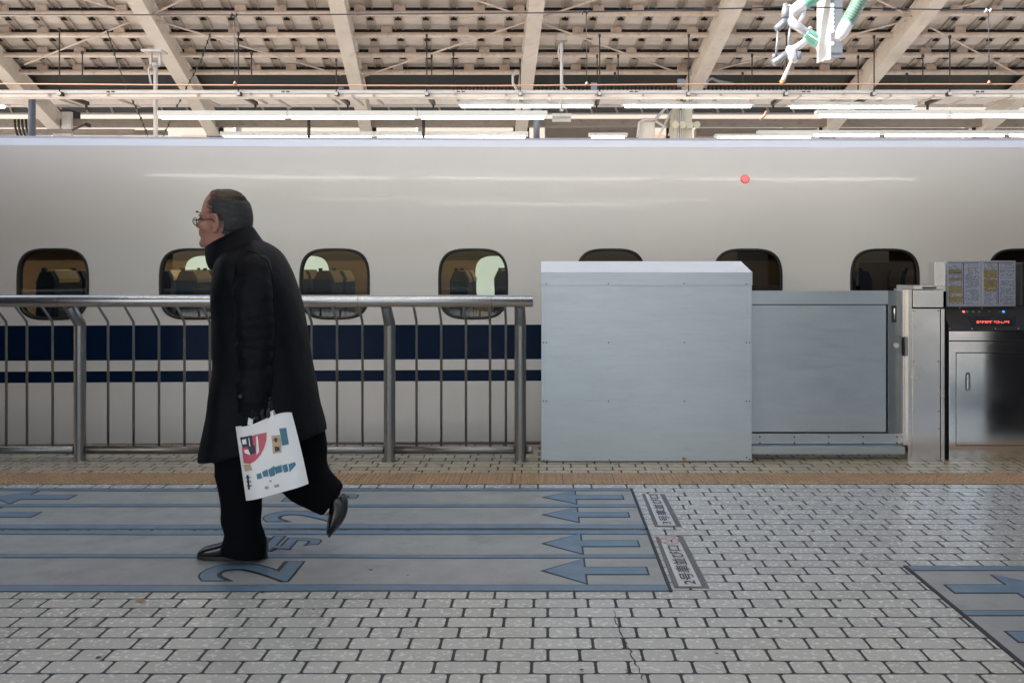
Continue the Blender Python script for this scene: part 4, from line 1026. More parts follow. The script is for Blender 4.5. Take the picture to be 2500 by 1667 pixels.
tb7('clamp_block', [(490,740),(520,830),(560,930),(610,1000)], [.03,.075,.06,.03], M_GALV)
tb7('clamp_block', [(440,60),(450,180),(430,300)], [.03,.055,.055], M_GALVG)
tb7('grey_tube', [(460,290),(400,380),(285,475)], [.045,.048,.045], M_GALVG)
tb7('grey_tube', [(500,835),(380,920),(240,1010)], [.045,.042,.045], M_GALVG)
tb7('drop_rod', [(515,400),(490,760)], .016, M_GALVG)
tb7('drop_rod', [(325,500),(290,900)], .016, M_GALVG)
tb7('steady_rod', [(470,95),(640,120),(900,150)], [.02,.02,.014], M_GALVG)
tb7('elbow_joint', [(720,60),(700,100),(690,160)], [.05,.06,.04], M_GALV)
tb7('clamp_bolt', [(460,340),(520,360)], .035, M_GALV); tb7('clamp_bolt', [(815,440),(840,470)], .028, M_GALV)
tb7('clamp_bolt', [(235,900),(290,900)], .032, M_GALVG); tb7('clamp_bolt', [(640,830),(650,960)], .04, M_GALVG)
tb7('tip_rod', [(555,940),(500,1060),(400,1290)], [.022,.02,.028], M_BEIGE)
tb7('tip_foot', [(355,1290),(385,1330),(425,1300)], [.012,.03,.012], mat('rusty orange foot', (.4,.2,.08), .5))
wire('loose_fitting', [(1872,272),(1866,283),(1855,292)], .02, M_COPPER, 'small rusty fitting dangling under the upper lamp row', 'fitting')

# ------------------------------------------------------------------ the walking man
MY = 4.38; KM = MY/FPX
def mp_(x, y, Y=MY): return P(x, y, Y)
def ring_h(xf, xb, yf, yb, hd, Yc=MY, n=28, p=2.4, sc=None):
    sc = sc or Yc
    """closed ring: front at picture xf,yf and back at xb,yb, half depth hd in Y"""
    r = []
    for k in range(n):
        a = 2*pi*k/n; c, s = cos(a), sin(a)
        u = math.copysign(abs(c)**(2/p), c); v = math.copysign(abs(s)**(2/p), s)
        x = (xf+xb)/2 + (xb-xf)/2*u; y = (yf+yb)/2 + (yb-yf)/2*u
        q = P(x, y, sc); r.append(Vector((q.x, Yc + hd*v, q.z)))
    return r
def limb(mb, secs, Y=MY, n=18, mi=0, cap=True):
    """secs: (x, y, half width px across, half depth m, direction deg) rings across a limb"""
    rings = []
    for i, (x, y, hw, hd, *rest) in enumerate(secs):
        Yc = rest[0] if rest else Y
        if i == 0: dx, dy = secs[1][0]-x, secs[1][1]-y
        elif i == len(secs)-1: dx, dy = x-secs[i-1][0], y-secs[i-1][1]
        else: dx, dy = secs[i+1][0]-secs[i-1][0], secs[i+1][1]-secs[i-1][1]
        L = math.hypot(dx, dy); nx, ny = -dy/L, dx/L
        r = []
        for k in range(n):
            a = 2*pi*k/n; q = P(x + nx*hw*cos(a), y + ny*hw*cos(a), Yc); r.append(Vector((q.x, Yc + hd*sin(a), q.z)))
        rings.append(r)
    mb.loft(rings, mi, True, cap); return mb
# head rings from zoomed profile (x5, y5 -> picture)
def h5(x, y): return 430 + x/3.3356, 430 + y/3.3356
prof = [(106,352,432,.028),(118,312,478,.050),(140,278,520,.062),(170,252,548,.070),(205,232,570,.0745),(240,219,586,.0765),(275,209,597,.077),(305,203,603,.077),
        (328,203,606,.0765),(350,205,607,.076),(375,201,606,.075),(400,199,602,.073),(425,197,597,.071),(440,194,590,.069),(452,196,580,.067),(462,192,572,.066),
        (474,199,560,.064),(486,196,545,.063),(500,203,525,.062),(520,203,500,.060),(545,204,470,.056),(568,214,440,.050),(588,236,405,.038),(600,265,360,.020)]
def head_ring(zy, xf, xb, hd, grow=0.0, n=40):
    fx, fy = h5(xf, zy); bx, by = h5(xb, zy); r = []
    g = grow/KM
    for k in range(n):
        a = 2*pi*k/n; c, s = cos(a), sin(a)
        # narrower towards the face
        u = c; wdt = 1.0 - .20*max(0, -c)**2 if zy > 250 else 1.0 - .06*max(0,-c)
        x = (fx+bx)/2 + ((bx-fx)/2 + g)*u; q = P(x, fy, MY)
        r.append(Vector((q.x, MY + (hd + grow)*s*wdt, q.z)))
    return r
bm_ = MB()
bm_.loft([head_ring(*pp) for pp in prof])
# brow, nose, lips, chin, cheeks
def blob(mb, x5, y5, dx, dy, dd, Y=MY, n=10):
    x, y = h5(x5, y5); c = P(x, y, MY); c.y = Y
    rings = []
    for q in range(1, 7):
        th = pi*q/7; rings.append([c + Vector((dx*sin(th)*cos(2*pi*k/n), dd*sin(th)*sin(2*pi*k/n), dy*cos(th))) for k in range(n)])
    mb.loft(rings)
nose = []
for (zy, xf, xb, hd) in ((330,198,240,.008),(350,190,240,.010),(372,176,240,.013),(392,162,240,.017),(404,158,240,.020),(414,164,240,.018),(424,182,240,.010)):
    nose.append(ring_h(*[h5(xf,zy)[0], h5(xb,zy)[0], h5(xf,zy)[1], h5(xb,zy)[1]], hd, n=14, p=2))
bm_.loft(nose)
blob(bm_, 214, 322, .012, .009, .046); blob(bm_, 205, 450, .011, .006, .022); blob(bm_, 206, 474, .011, .007, .020); blob(bm_, 222, 548, .018, .020, .024)
blob(bm_, 262, 415, .026, .024, .022, MY-.045); blob(bm_, 262, 415, .026, .024, .022, MY+.045)
# ears
for sy in (-1, 1):
    x, y = h5(356, 390); c = P(x, y, MY); rings = []
    for q in range(13):
        a = -2.2 + 4.6*q/12; rr_ = .0055
        ctr = c + Vector((.018*cos(a)+.002, sy*(.083 + .008*cos(a)), .036*sin(a))); rings.append(ctr)
    bm_.tube(rings, .0075, 8)
    bm_.loft([[c + Vector((.013*cos(2*pi*k/12), sy*(.070+dy), .028*sin(2*pi*k/12)*1.0)) for k in range(12)] for dy in (0, .008)])
# neck, torso, hidden arms and legs: one body
def seg(mb, pts, rs, n=16): mb.tube(pts, rs, n)
nk = [P(*h5(470,430), MY), P(*h5(490,560), MY), P(606, 665, MY), P(620, 800, MY), P(630, 1000, MY), P(630, 1070, MY)]
seg(bm_, nk, [.058,.060,.075,.10,.10,.11])
seg(bm_, [P(612,690,MY-.08), P(620,800,MY-.19), P(624,940,MY-.215), P(632,965,MY-.22)], [.045,.042,.034,.026])
seg(bm_, [P(612,690,MY+.08), P(604,800,MY+.17), P(592,930,MY+.17)], [.045,.042,.032])
seg(bm_, [P(600,1070,MY-.07), P(588,1220,MY-.10), P(595,1335,MY-.10)], [.075,.055,.035])
seg(bm_, [P(670,1070,MY+.07), P(715,1160,MY+.09), P(785,1205,MY+.09)], [.075,.055,.035])
# far hand (out of sight in front of him) with fingers
def hand(mb, wrist, fwd, side, scale=1.0, curl=1.2):
    """palm and five fingers; fwd = along the fingers, side = across towards the thumb"""
    f = Vector(fwd).normalized(); sd_ = Vector(side).normalized(); nn = f.cross(sd_).normalized()
    pr = []
    for (u, hw, hd) in ((0,.024,.018),(.03,.034,.016),(.07,.040,.014),(.088,.038,.012)):
        pr.append([wrist + f*u + sd_*hw*cos(2*pi*k/14) + nn*hd*sin(2*pi*k/14) for k in range(14)])
    mb.loft(pr)
    for j, (off, L) in enumerate(((.028,.070),(.010,.078),(-.010,.073),(-.027,.056))):
        p = wrist + f*.082 + sd_*off; ang = 0.0; pts = [p - f*.02, p]
        for q, k in enumerate((.45,.32,.25)):
            ang += curl*(.75 if q == 0 else .95); dr = f*cos(ang) + nn*sin(ang); p = p + dr*L*k; pts.append(p)
        mb.tube(pts, [.0095,.0092,.0085,.008,.0065], 8)
    p = wrist + f*.03 + sd_*.030; mb.tube([p, p + sd_*.022 + f*.022 + nn*.01, p + sd_*.022 + f*.045 + nn*.028, p + sd_*.012 + f*.060 + nn*.044], [.013,.0115,.010,.008], 8)
hand(bm_, P(590,925,MY+.17), (0,0,-1), (-1,0,0), curl=.5)
body = bm_.build('person', M_SKIN, recalc=True)
rm = body.modifiers.new('union', 'REMESH'); rm.mode = 'VOXEL'; rm.voxel_size = .0042; rm.use_smooth_shade = True
sm = body.modifiers.new('smooth', 'SMOOTH'); sm.factor = .5; sm.iterations = 3
tag(body, 'stooped man with glasses in a long black coat walking left carrying a white bag', 'person')
# eye and brow (far and near)
mb = MB()
x, y = h5(222, 352); c = P(x, y, MY)
for sy in (-1, 1):
    mb.tube([c + Vector((-.006, sy*.045, 0)), c + Vector((.004, sy*.052, -.001)), c + Vector((.014, sy*.056, .001))], [.003,.0045,.003], 8)
x, y = h5(196, 300); c2 = P(x, y, MY)
for sy in (-1, 1): mb.tube([c2 + Vector((-.008, sy*.018, .0)), c2 + Vector((-.003, sy*.036, .004)), c2 + Vector((.012, sy*.054, .001))], [.003,.004,.002], 8)
mb.build('eyes', mat('dark eye', (.03,.02,.02), .2), body)
# hair: shell over crown, sides and back
def hair(name, cond, m, grow):
    mb = MB(); rings = [head_ring(*pp, grow=grow) for pp in prof[:19]]; n = 40
    vs = [v for r in rings for v in r]; mbv = []
    rnd = random.Random(5)
    jit = [v + Vector((rnd.uniform(-.0022,.0022), rnd.uniform(-.0022,.0022), rnd.uniform(-.0022,.0022))) for v in vs]
    fs = []
    for i in range(len(rings)-1):
        for k in range(n):
            ids = (i*n+k, i*n+(k+1)%n, (i+1)*n+(k+1)%n, (i+1)*n+k)
            cx = sum(vs[j].x for j in ids)/4; cz = sum(vs[j].z for j in ids)/4
            px_ = cx*FPX/MY + 1333; py_ = 652 - (cz-CAMH)*FPX/MY
            if cond((px_-430)*3.3356, (py_-430)*3.3356): fs.append(ids)
    mb.add(jit, fs, 0, True)
    if cond is top_c: mb.f.append(tuple(range(n))); mb.m.append(0); mb.sm.append(True)
    o = mb.build(name, m, body, recalc=False)
    s_ = o.modifiers.new('thick', 'SOLIDIFY'); s_.thickness = .006; s_.offset = -1
    ss = o.modifiers.new('sub', 'SUBSURF'); ss.levels = 1; ss.render_levels = 2
    return o
def top_c(x, y): return y < 205 and x > 270 - (205-y)*.05
def side_c(x, y):
    if y < 196: return False
    if y < 300: return x > 290 + (y-196)*.05
    if y < 345: return x > 305 + (y-300)*1.5
    return x > 392 + (y-345)*.25 and y < 520
def side_in(x, y): return y > 222 and ((y < 300 and x > 335) or (300 <= y < 350 and x > 375 + (y-300)*.8) or (y >= 350 and x > 425)) and y < 500
hair('grey_side_hair', side_in, M_HAIRD, .0045)
def psurf(zy, a, grow):
    for (p, q) in zip(prof[:-1], prof[1:]):
        if p[0] <= zy <= q[0]:
            t = (zy-p[0])/(q[0]-p[0]); e = [p[j]+(q[j]-p[j])*t for j in range(4)]; break
    else: e = list(prof[0])
    fx, fy = h5(e[1], e[0]); bx, by = h5(e[2], e[0]); c, sn = cos(a), sin(a)
    wdt = 1.0 - .20*max(0, -c)**2 if e[0] > 250 else 1.0 - .06*max(0, -c)
    q = P((fx+bx)/2 + ((bx-fx)/2 + grow/KM)*c, fy, MY)
    return Vector((q.x, MY + (e[3]+grow)*sn*wdt, q.z - 0)), ((q.x*FPX/MY+1333)-430)*3.3356
rh = random.Random(11)
def strands(name, n, zr_, ok, m, g0, g1, sweep, drop, wdt_):
    mb = MB(); made = 0
    while made < n:
        zy = rh.uniform(*zr_); a0 = rh.uniform(0, 2*pi)
        p0, x5 = psurf(zy, a0, g0)
        if not ok(x5 + rh.gauss(0, 13), zy + rh.gauss(0, 9)): continue
        made += 1
        sgn = -1 if sin(a0) >= 0 else 1                   # towards the back of the head
        L = rh.uniform(.6, 1.2); pts = []
        g = rh.uniform(g0, g1)
        for k in range(5):
            t = k/4; aa = a0 + sgn*sweep*L*t
            if sgn > 0 and aa > 2*pi: aa = 2*pi
            if sgn < 0 and aa < 0: aa = 0
            z_ = min(max(zy + drop*L*t + rh.uniform(-2, 2), 107), 598)
            v, _ = psurf(z_, aa, g*(1 - .35*t)); pts.append(v)
        mb.tube(pts, [wdt_, wdt_, wdt_*.9, wdt_*.7, wdt_*.25], 3, cap=False)
    return mb.build(name, m, body, recalc=False)
M_ST = mat('thin brown strands', (0.17, 0.125, 0.09), .5, rnd=.45); M_SG = mat('grey black strands', (0.065, 0.065, 0.068), .5, rnd=.9)
strands('thin_crown_hair', 520, (107, 215), lambda x, y: 305 < x < 520 and y < 212 and (x < 470 or y < 175), M_ST, .0015, .0065, .8, 10, .0011)['kind'] = 'stuff'
strands('grey_hair_strands', 1500, (200, 500), side_c, M_SG, .0045, .0105, .55, 30, .0011)['kind'] = 'stuff'
strands('grey_crown_strands', 420, (150, 225), lambda x, y: 330 < x < 590 and y > 165, M_SG, .002, .007, .6, 25, .0010)['kind'] = 'stuff'
# glasses
gl = MB(); ex, ey = h5(176, 372)
for sy in (-1, 1):
    c = P(ex, ey, MY) + Vector((-.002, sy*.034, 0)); n = 24
    gl.tube([c + Vector((.004*abs(sin(a)) , .024*cos(a), .017*sin(a))) for a in [2*pi*k/n for k in range(n+1)]], .0016, 6)
    hx, hy = h5(340, 362); e = P(hx, hy, MY)
    gl.tube([c + Vector((.002, sy*.025, .004)), Vector((c.x+.02, MY+sy*.068, c.z+.004)), Vector((e.x, MY+sy*.083, e.z+.003)), Vector((e.x+.012, MY+sy*.082, e.z-.012))], .0020, 6)
gl.tube([P(ex, ey, MY)+Vector((-.003,-.011,.004)), P(ex, ey, MY)+Vector((-.006,0,.007)), P(ex, ey, MY)+Vector((-.003,.011,.004))], .0016, 6)
g1 = gl.build('glasses', M_FRAME, body)
mb = MB()
for sy in (-1, 1):
    c = P(ex, ey, MY) + Vector((-.002, sy*.034, 0)); mb.add([c + Vector((0, .023*cos(2*pi*k/20), .016*sin(2*pi*k/20))) for k in range(20)], [tuple(range(20))])
mb.build('lens', M_CLEAR, g1, recalc=False)
# coat
mb = MB()
sl = [ # xf, xb, yf, yb, hd
 (560,640,612,585,.075),(545,655,618,592,.115),(533,672,632,603,.158),(527,692,650,622,.188),(526,708,672,643,.205),(524,722,695,670,.212),(521,731,722,700,.214),
 (519,741,752,740,.210),(518,750,790,785,.205),(519,757,830,830,.203),(521,763,872,872,.206),(522,769,912,905,.212),(516,776,950,938,.218),(509,784,992,972,.226),
 (502,792,1038,1008,.234),(494,799,1085,1038,.240),(488,801,1117,1050,.243),(489,800,1122,1053,.238),(500,790,1120,1050,.225)]
rings = []
for i, (xf, xb, yf, yb, hd) in enumerate(sl):
    xf += 5 if i > 3 else 2; xb -= 8 if i > 3 else 4
    r = ring_h(xf, xb, yf, yb, hd, n=72, p=2.35)
    t_ = max(0, (i-9)/9)
    rr2 = []
    cx = sum(v.x for v in r)/72
    for k, v in enumerate(r):
        a = 2*pi*k/72; wob = t_*(.010*sin(5*a+.8) + .006*sin(9*a+2.1)) + .003*sin(3*a + i*.7)
        fv = (v.z-CAMH)
        wob += .0045*sin(fv*17 + 4*cos(a) + a*2) * (.4+.6*abs(sin(a))) + .003*sin(fv*31 - a*5)
        d = Vector((v.x-cx, v.y-MY, 0)); L = d.length
        edge = abs(sin(a))                                # keep the measured outline, ripple the flanks
        rr2.append(v + d/L*wob*edge)
    rings.append(rr2)
mb.loft(rings, cap=False)
coat = mb.build('coat', M_COAT, body)
md = coat.modifiers.new('sub', 'SUBSURF'); md.levels = 1; md.render_levels = 1
tx = bpy.data.textures.new('folds', 'CLOUDS'); tx.noise_scale = .16; tx.noise_depth = 2
dm = coat.modifiers.new('folds', 'DISPLACE'); dm.texture = tx; dm.strength = .012; dm.mid_level = .5; dm.texture_coords = 'GLOBAL'
# collar
mb = MB()
def tilt_ring(xf, yf, xb, yb, hd): return ring_h(xf, xb, yf, yb, hd, n=40, p=2.1)
cr = [tilt_ring(506,611,611,556,.070), tilt_ring(504,603,613,550,.074), tilt_ring(501,606,620,556,.082), tilt_ring(503,630,645,596,.108), tilt_ring(515,668,668,612,.14), tilt_ring(535,650,640,620,.10)]
mb.loft(cr, cap=False); col_ = mb.build('collar', M_COAT, coat); md = col_.modifiers.new('sub', 'SUBSURF'); md.levels = 1; md.render_levels = 2
# near sleeve
mb = MB(); YS = MY-.205
base_s = [(612,615,16,.03,MY-.12),(614,628,38,.055,MY-.14),(615,655,46,.068,MY-.165),(617,700,48,.072,YS+.01),(620,760,47,.070,YS),(622,820,45,.068,YS-.005),(621,880,43,.066,YS-.008),(620,940,42,.064,YS-.012),(621,985,42,.063,YS-.014),(621,1014,41,.062,YS-.014)]
fine = []
for p, q in zip(base_s[:-1], base_s[1:]):
    m_ = max(1, int((q[1]-p[1])/9))
    for k in range(m_):
        t = k/m_; e = [p[j]+(q[j]-p[j])*t for j in range(5)]; y = e[1]
        amp = max(0, 1 - abs(y-835)/130)                  # creases gather at the elbow
        e[2] += 2.2*amp*sin(y*.21) + .8*sin(y*.09); e[3] += .006*amp*sin(y*.27+1) + .0015*sin(y*.13); e[0] += 1.5*amp*sin(y*.16)
        fine.append(tuple(e))
fine += [base_s[-1], (621,1016,38,.058,YS-.014), (621,1000,34,.052,YS-.014)]
limb(mb, fine, n=32, cap=False)
sv = mb.build('sleeve', M_COAT, coat); md = sv.modifiers.new('sub', 'SUBSURF'); md.levels = 1; md.render_levels = 2
tx2 = bpy.data.textures.new('sleeve folds', 'CLOUDS'); tx2.noise_scale = .09
dm = sv.modifiers.new('folds', 'DISPLACE'); dm.texture = tx2; dm.strength = .020; dm.mid_level = .5; dm.texture_coords = 'GLOBAL'
mb = MB(); q = P(601, 961, YS); mb.tube([Vector((q.x, YS-.082, q.z)), Vector((q.x, YS-.072, q.z))], .008, 12); mb.build('cuff_button', M_RUBBER, sv)
mb = MB(); mb.tube([P(603,612,MY-.16), P(625,618,MY-.205), P(655,640,MY-.232), P(668,680,MY-.245), P(670,730,MY-.238)], .0028, 8); mb.build('shoulder_seam', M_COAT, sv)
mb = MB(); mb.tube([P(578,978,YS-.03), P(600,982,YS-.078), P(635,981,YS-.080), P(662,976,YS-.03)], .003, 8); mb.build('cuff_strap', M_COAT, sv)
# far sleeve, on his other side
mb = MB(); limb(mb, [(612,618,30,.05,MY+.13),(606,660,44,.065,MY+.17),(602,760,42,.065,MY+.19),(594,860,40,.06,MY+.19),(590,930,36,.055,MY+.18)], n=20); mb.build('sleeve', M_COAT, coat)
# trousers: one mesh, both legs
mb = MB()
YF = MY-.10; YR2 = MY+.09
def hring(xl, xr, y, hd, Yc, n=24, yl=None): return ring_h(xl, xr, y if yl is None else yl, y, hd, Yc=Yc, n=n, p=2.2)
mb.loft([hring(508,690,1050,.10,YF),hring(515,668,1090,.098,YF),hring(525,652,1132,.094,YF),hring(530,642,1182,.09,YF),hring(545,635,1232,.086,YF),hring(539,638,1262,.086,YF),
         hring(541,636,1283,.084,YF),hring(552,646,1300,.083,YF),hring(543,649,1325,.085,YF),hring(537,648,1346,.086,YF,yl=1340),hring(539,646,1363,.085,YF,yl=1349),hring(548,638,1359,.075,YF,yl=1345)])
limb(mb, [(700,1020,88,.12,YR2),(708,1080,92,.115,YR2),(722,1130,82,.105,YR2),(744,1168,66,.095,YR2),(768,1190,56,.085,YR2),(792,1207,50,.08,YR2),(812,1221,46,.075,YR2),(815,1223,38,.06,YR2)], n=24)
tr = mb.build('trousers', M_TROU, body); md = tr.modifiers.new('sub', 'SUBSURF'); md.levels = 1; md.render_levels = 1
tx3 = bpy.data.textures.new('trouser folds', 'CLOUDS'); tx3.noise_scale = .07
dm = tr.modifiers.new('folds', 'DISPLACE'); dm.texture = tx3; dm.strength = .014; dm.mid_level = .5; dm.texture_coords = 'GLOBAL'
# shoes
YFt = gy(1374)
def shoe_front():
    mb = MB(); s = YFt/FPX; Yc = YFt+.045
    secs = [(-.300,.004,.010,.018),(-.296,.002,.030,.032),(-.275,.002,.042,.042),(-.24,.002,.050,.047),(-.20,.002,.060,.048),(-.16,.002,.080,.046),(-.12,.002,.098,.042),(-.07,.002,.105,.038),(-.03,.002,.10,.037),(-.005,.004,.085,.030),(.0,.01,.07,.02)]
    x1 = PX(646, YFt); rings = []
    for (dx, z0, z1, hw) in secs:
        rings.append([Vector((x1+dx, Yc + hw*math.copysign(abs(cos(a))**.75, cos(a)), (z0+z1)/2 + (z1-z0)/2*math.copysign(abs(sin(a))**.75, sin(a)) + .016)) for a in [2*pi*k/20 for k in range(20)]])
    mb.loft(rings); o = mb.build('shoe', M_SHOE, body); md = o.modifiers.new('sub','SUBSURF'); md.levels = 1; md.render_levels = 2
    mb = MB(); pl = []
    for i in range(28):
        a = 2*pi*i/28; c = math.copysign(abs(cos(a))**.7, cos(a)); pl.append((x1-.152 + .153*c, Yc + .047*math.copysign(abs(sin(a))**.8, sin(a))))
    mb.prism(pl, .009, .026); mb.build('sole', M_RUBBER, o, bevel=.003)
shoe_front()
mb = MB(); limb(mb, [(812,1208,20,.034,YR2),(826,1222,25,.036,YR2),(828,1244,24,.040,YR2),(820,1266,20,.045,YR2),(812,1284,15,.046,YR2),(805,1299,9,.036,YR2),(802,1306,4,.018,YR2)], n=20)
sh = mb.build('shoe', M_SHOE, body); md = sh.modifiers.new('sub','SUBSURF'); md.levels = 1; md.render_levels = 2
mb = MB(); limb(mb, [(836,1208,6,.034,YR2),(842,1226,7,.036,YR2),(838,1250,5,.042,YR2),(826,1274,4,.046,YR2),(812,1296,4,.04,YR2),(804,1309,3,.016,YR2)], n=16); mb.build('sole', M_RUBBER, sh)
# gloved hand gripping the bag handles: fist across the two handles
mb = MB(); YH = MY-.225
hc = P(640, 996, YH)
mb.loft([[Vector((P(634,955,YH).x + .026*cos(2*pi*k/16), YH + .024*sin(2*pi*k/16), PZ(955,YH))) for k in range(16)],
         [Vector((hc.x + .040*cos(2*pi*k/16), YH + .021*sin(2*pi*k/16), hc.z+.035)) for k in range(16)],
         [Vector((hc.x + .046*cos(2*pi*k/16), YH + .019*sin(2*pi*k/16), hc.z-.005)) for k in range(16)],
         [Vector((hc.x + .042*cos(2*pi*k/16), YH + .015*sin(2*pi*k/16), hc.z-.022)) for k in range(16)]])
for j, off in enumerate((-.034, -.012, .011, .033)):
    x = hc.x + off; L = (.9, 1.0, .97, .82)[j]
    mb.tube([(x, YH, hc.z-.012), (x, YH-.006, hc.z-.030*L), (x, YH-.030*L, hc.z-.036*L), (x, YH-.042*L, hc.z-.016), (x, YH-.030, hc.z+.002)], [.0105,.0102,.0098,.009,.0075], 10)
mb.tube([(hc.x-.038, YH-.008, hc.z+.028), (hc.x-.052, YH-.026, hc.z+.012), (hc.x-.040, YH-.042, hc.z-.004), (hc.x-.020, YH-.048, hc.z-.008)], [.014,.013,.0115,.009], 10)
mb.build('glove', M_GLOVE, body)
# ------------------------------------------------------------------ the bag
BYc = MY-.235
def b6(x, y, dy=0.0):
    q = P(430 + x/3.0156, 900 + y/3.0156, BYc); return Vector((q.x, BYc + dy, q.z))
bag = thing('shopping_bag', 'white plastic carrier bag with crimson and teal prints held by the man', 'bag', b6(700, 930))
outl = [(437,425),(500,412),(600,392),(700,368),(770,345),(845,322),(862,330),(985,800),(960,875),(740,925),(520,975),(500,960),(470,700)]
ctr = (700, 650); mb = MB()
NB = 9
def bagpt(u, v, side):                                   # a softly bulging sheet
    tl, tr_, br_, bl = (437,425),(850,322),(975,845),(515,970)
    x = (tl[0]*(1-u)+tr_[0]*u)*(1-v) + (bl[0]*(1-u)+br_[0]*u)*v
    y = (tl[1]*(1-u)+tr_[1]*u)*(1-v) + (bl[1]*(1-u)+br_[1]*u)*v
    if v == 0: y += 14*sin(pi*u*2.0)*1.0
    x += 10*v*u*(1-v)*4*.5
    d = .016 + .024*v*(1-(2*u-1)**4) * (1 if v < 1 else .9) + .003*sin(u*9+v*5)
    d *= (1-(2*u-1)**8)
    return b6(x, y, side*d)
nu, nv = 14, 14
for side in (-1, 1):
    vs = [bagpt(i/nu, j/nv, side) for j in range(nv+1) for i in range(nu+1)]; m1 = nu+1
    mb.add(vs, [(j*m1+i, j*m1+i+1, (j+1)*m1+i+1, (j+1)*m1+i) for j in range(nv) for i in range(nu)], 0, True)
fr = [bagpt(i/nu, 1, -1) for i in range(nu+1)]; bk = [bagpt(i/nu, 1, 1) for i in range(nu+1)]
mb.add(fr + bk, [(i, i+1, nu+1+i+1, nu+1+i) for i in range(nu)], 0, True)
bgm = mb.build('sack', M_BAG, bag)
for (hx, hy0, hy1, tx_) in ((553, 395, 325, 562), (712, 362, 310, 702)):
    mb = MB(); mb.obox(b6(hx, hy0+14, -.018), b6(tx_, hy1, -.012), .020, .004, up=(0,1,0)); mb.build('handle', M_BAG, bag)
    mb = MB(); mb.obox(b6(hx+4, hy0+14, .018), b6(tx_, hy1, .004), .020, .004, up=(0,1,0)); mb.build('handle', M_BAG, bag)
def bagsurf(x, y):                                       # front sheet position under a picture point of the zoom
    best = None
    # invert the bilinear map by iteration
    u, v = .5, .5
    tl, tr_, br_, bl = (437,425),(850,322),(975,845),(515,970)
    for _ in range(12):
        X = (tl[0]*(1-u)+tr_[0]*u)*(1-v) + (bl[0]*(1-u)+br_[0]*u)*v; Y = (tl[1]*(1-u)+tr_[1]*u)*(1-v) + (bl[1]*(1-u)+br_[1]*u)*v
        du = ((tr_[0]-tl[0])*(1-v) + (br_[0]-bl[0])*v, (tr_[1]-tl[1])*(1-v) + (br_[1]-bl[1])*v)
        dv = ((bl[0]-tl[0])*(1-u) + (br_[0]-tr_[0])*u, (bl[1]-tl[1])*(1-u) + (br_[1]-tr_[1])*u)
        det = du[0]*dv[1] - du[1]*dv[0]; ex_, ey_ = x - X, y - Y
        u += (ex_*dv[1] - ey_*dv[0])/det; v += (du[0]*ey_ - du[1]*ex_)/det
    p = bagpt(min(max(u,0),1), min(max(v,0.001),1), -1); return b6(x, y, p.y - BYc - .0022)
def bprint(name, polys, m, lift=0.0):
    mb = MB()
    for pl in polys:
        # fan with subdivision so the print follows the sheet
        cx = sum(p[0] for p in pl)/len(pl); cy = sum(p[1] for p in pl)/len(pl)
        dense = []
        for (a, b) in zip(pl, pl[1:]+pl[:1]):
            for k in range(4): dense.append((a[0]+(b[0]-a[0])*k/4, a[1]+(b[1]-a[1])*k/4))
        n = len(dense); rings = []
        for s_ in (1.0, .66, .33): rings += [bagsurf(cx+(x-cx)*s_, cy+(y-cy)*s_) - Vector((0,lift,0)) for x, y in dense]
        rings.append(bagsurf(cx, cy) - Vector((0,lift,0)))
        fs = []
        for q in range(2): fs += [(q*n+k, q*n+(k+1)%n, (q+1)*n+(k+1)%n, (q+1)*n+k) for k in range(n)]
        fs += [(2*n+k, 2*n+(k+1)%n, 3*n) for k in range(n)]
        mb.add(rings, fs, 0, True)
    return mb.build(name, m, bgm, recalc=False)
arc = [(677 + 6*0, 462)] + [(675, 520),(660,575),(635,625),(600,665),(560,690),(507,688)]
bprint('crimson_quarter', [arc + [(495, 590),(498,520),(590,480)]], M_PINK)
bprint('black_block', [[(478,500),(570,482),(580,560),(500,572)], [(535,560),(590,555),(600,610),(560,625)]], M_INK, .0012)
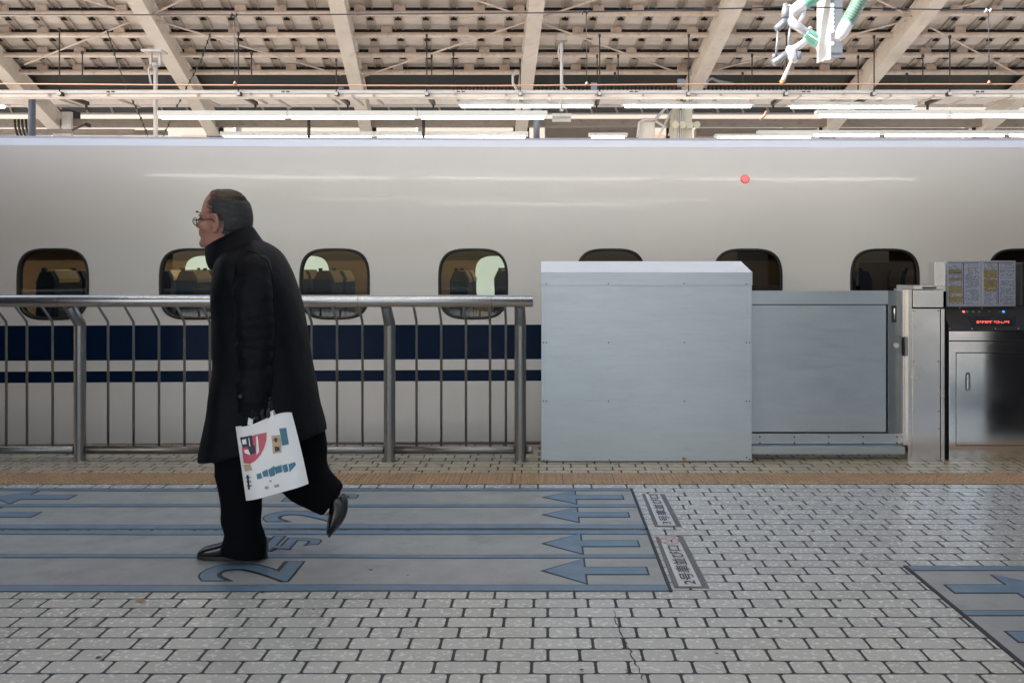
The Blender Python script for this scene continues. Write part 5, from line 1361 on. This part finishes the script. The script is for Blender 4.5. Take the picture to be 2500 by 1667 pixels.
bprint('white_bars', [[(496,515),(528,508),(532,545),(502,550)], [(545,500),(550,499),(560,560),(553,562)], [(512,590),(545,585),(560,625),(520,612)], [(600,490),(612,487),(625,600),(606,625)]], M_BAG, .0022)
bprint('tan_block', [[(712,485),(775,478),(785,515),(790,605),(728,615),(722,550)]], M_BTAN)
bprint('tan_block', [[(507,700),(560,690),(575,735),(515,748)]], M_BTAN)
bprint('brown_strokes', [[(735,500),(755,498),(758,530),(742,532)], [(725,512),(765,508),(765,515),(727,520)], [(740,560),(775,565),(778,590),(745,600)]], M_INK, .0012)
bprint('teal_block', [[(770,432),(820,428),(840,548),(795,556)]], M_TEAL)
bprint('teal_strokes', [[(608,765),(640,752),(655,790),(615,800)], [(650,745),(690,725),(700,775),(662,782)], [(695,730),(740,700),(748,770),(710,780)], [(740,712),(790,695),(800,745),(752,760)], [(795,700),(830,688),(842,742),(812,752)], [(840,690),(885,678),(892,700),(850,750)]], M_TEAL)
bprint('grey_strokes', [[(528,775),(545,772),(556,878),(540,880)], [(520,790),(560,785),(561,792),(521,797)], [(524,820),(566,815),(567,822),(525,828)], [(530,850),(572,845),(573,852),(531,858)]], M_INK)
for q in ([(672,850),(700,846),(702,866),(676,870)], [(740,840),(775,834),(778,852),(745,858)], [(705,805),(722,803),(724,816),(707,818)]):
    bprint('grey_mark', [q], M_BGREY)
# hose bundle and pipe clutter at the left edge above the train
t = thing('hose_bundle', 'four dark hanging hoses beside the blue grey pole, upper left', 'hoses', P(60, 330, 19))
for i in range(4):
    x = 36 + i*9
    mb = MB(); mb.tube([P(x, 292, 19), P(x+1, 310, 19), P(x+5, 326, 19), P(x+12, 340, 19)], .022, 8); mb.build('hose', M_ROD, t)
mb = MB(); mb.box(P(-60, 325, 19.4), P(330, 317, 19.5)); tag(mb.build('service_pipe', M_GIRD), 'dark horizontal service pipe above the train at the upper left', 'pipe')
mb = MB(); mb.tube([P(176, 318, 19), P(206, 305, 19), P(214, 302, 19)], .02, 8); mb.box(P(208, 300, 19), P(222, 312, 19.2)); tag(mb.build('small_fitting', M_ROD), 'small dark fitting on the service pipe, upper left', 'fitting')
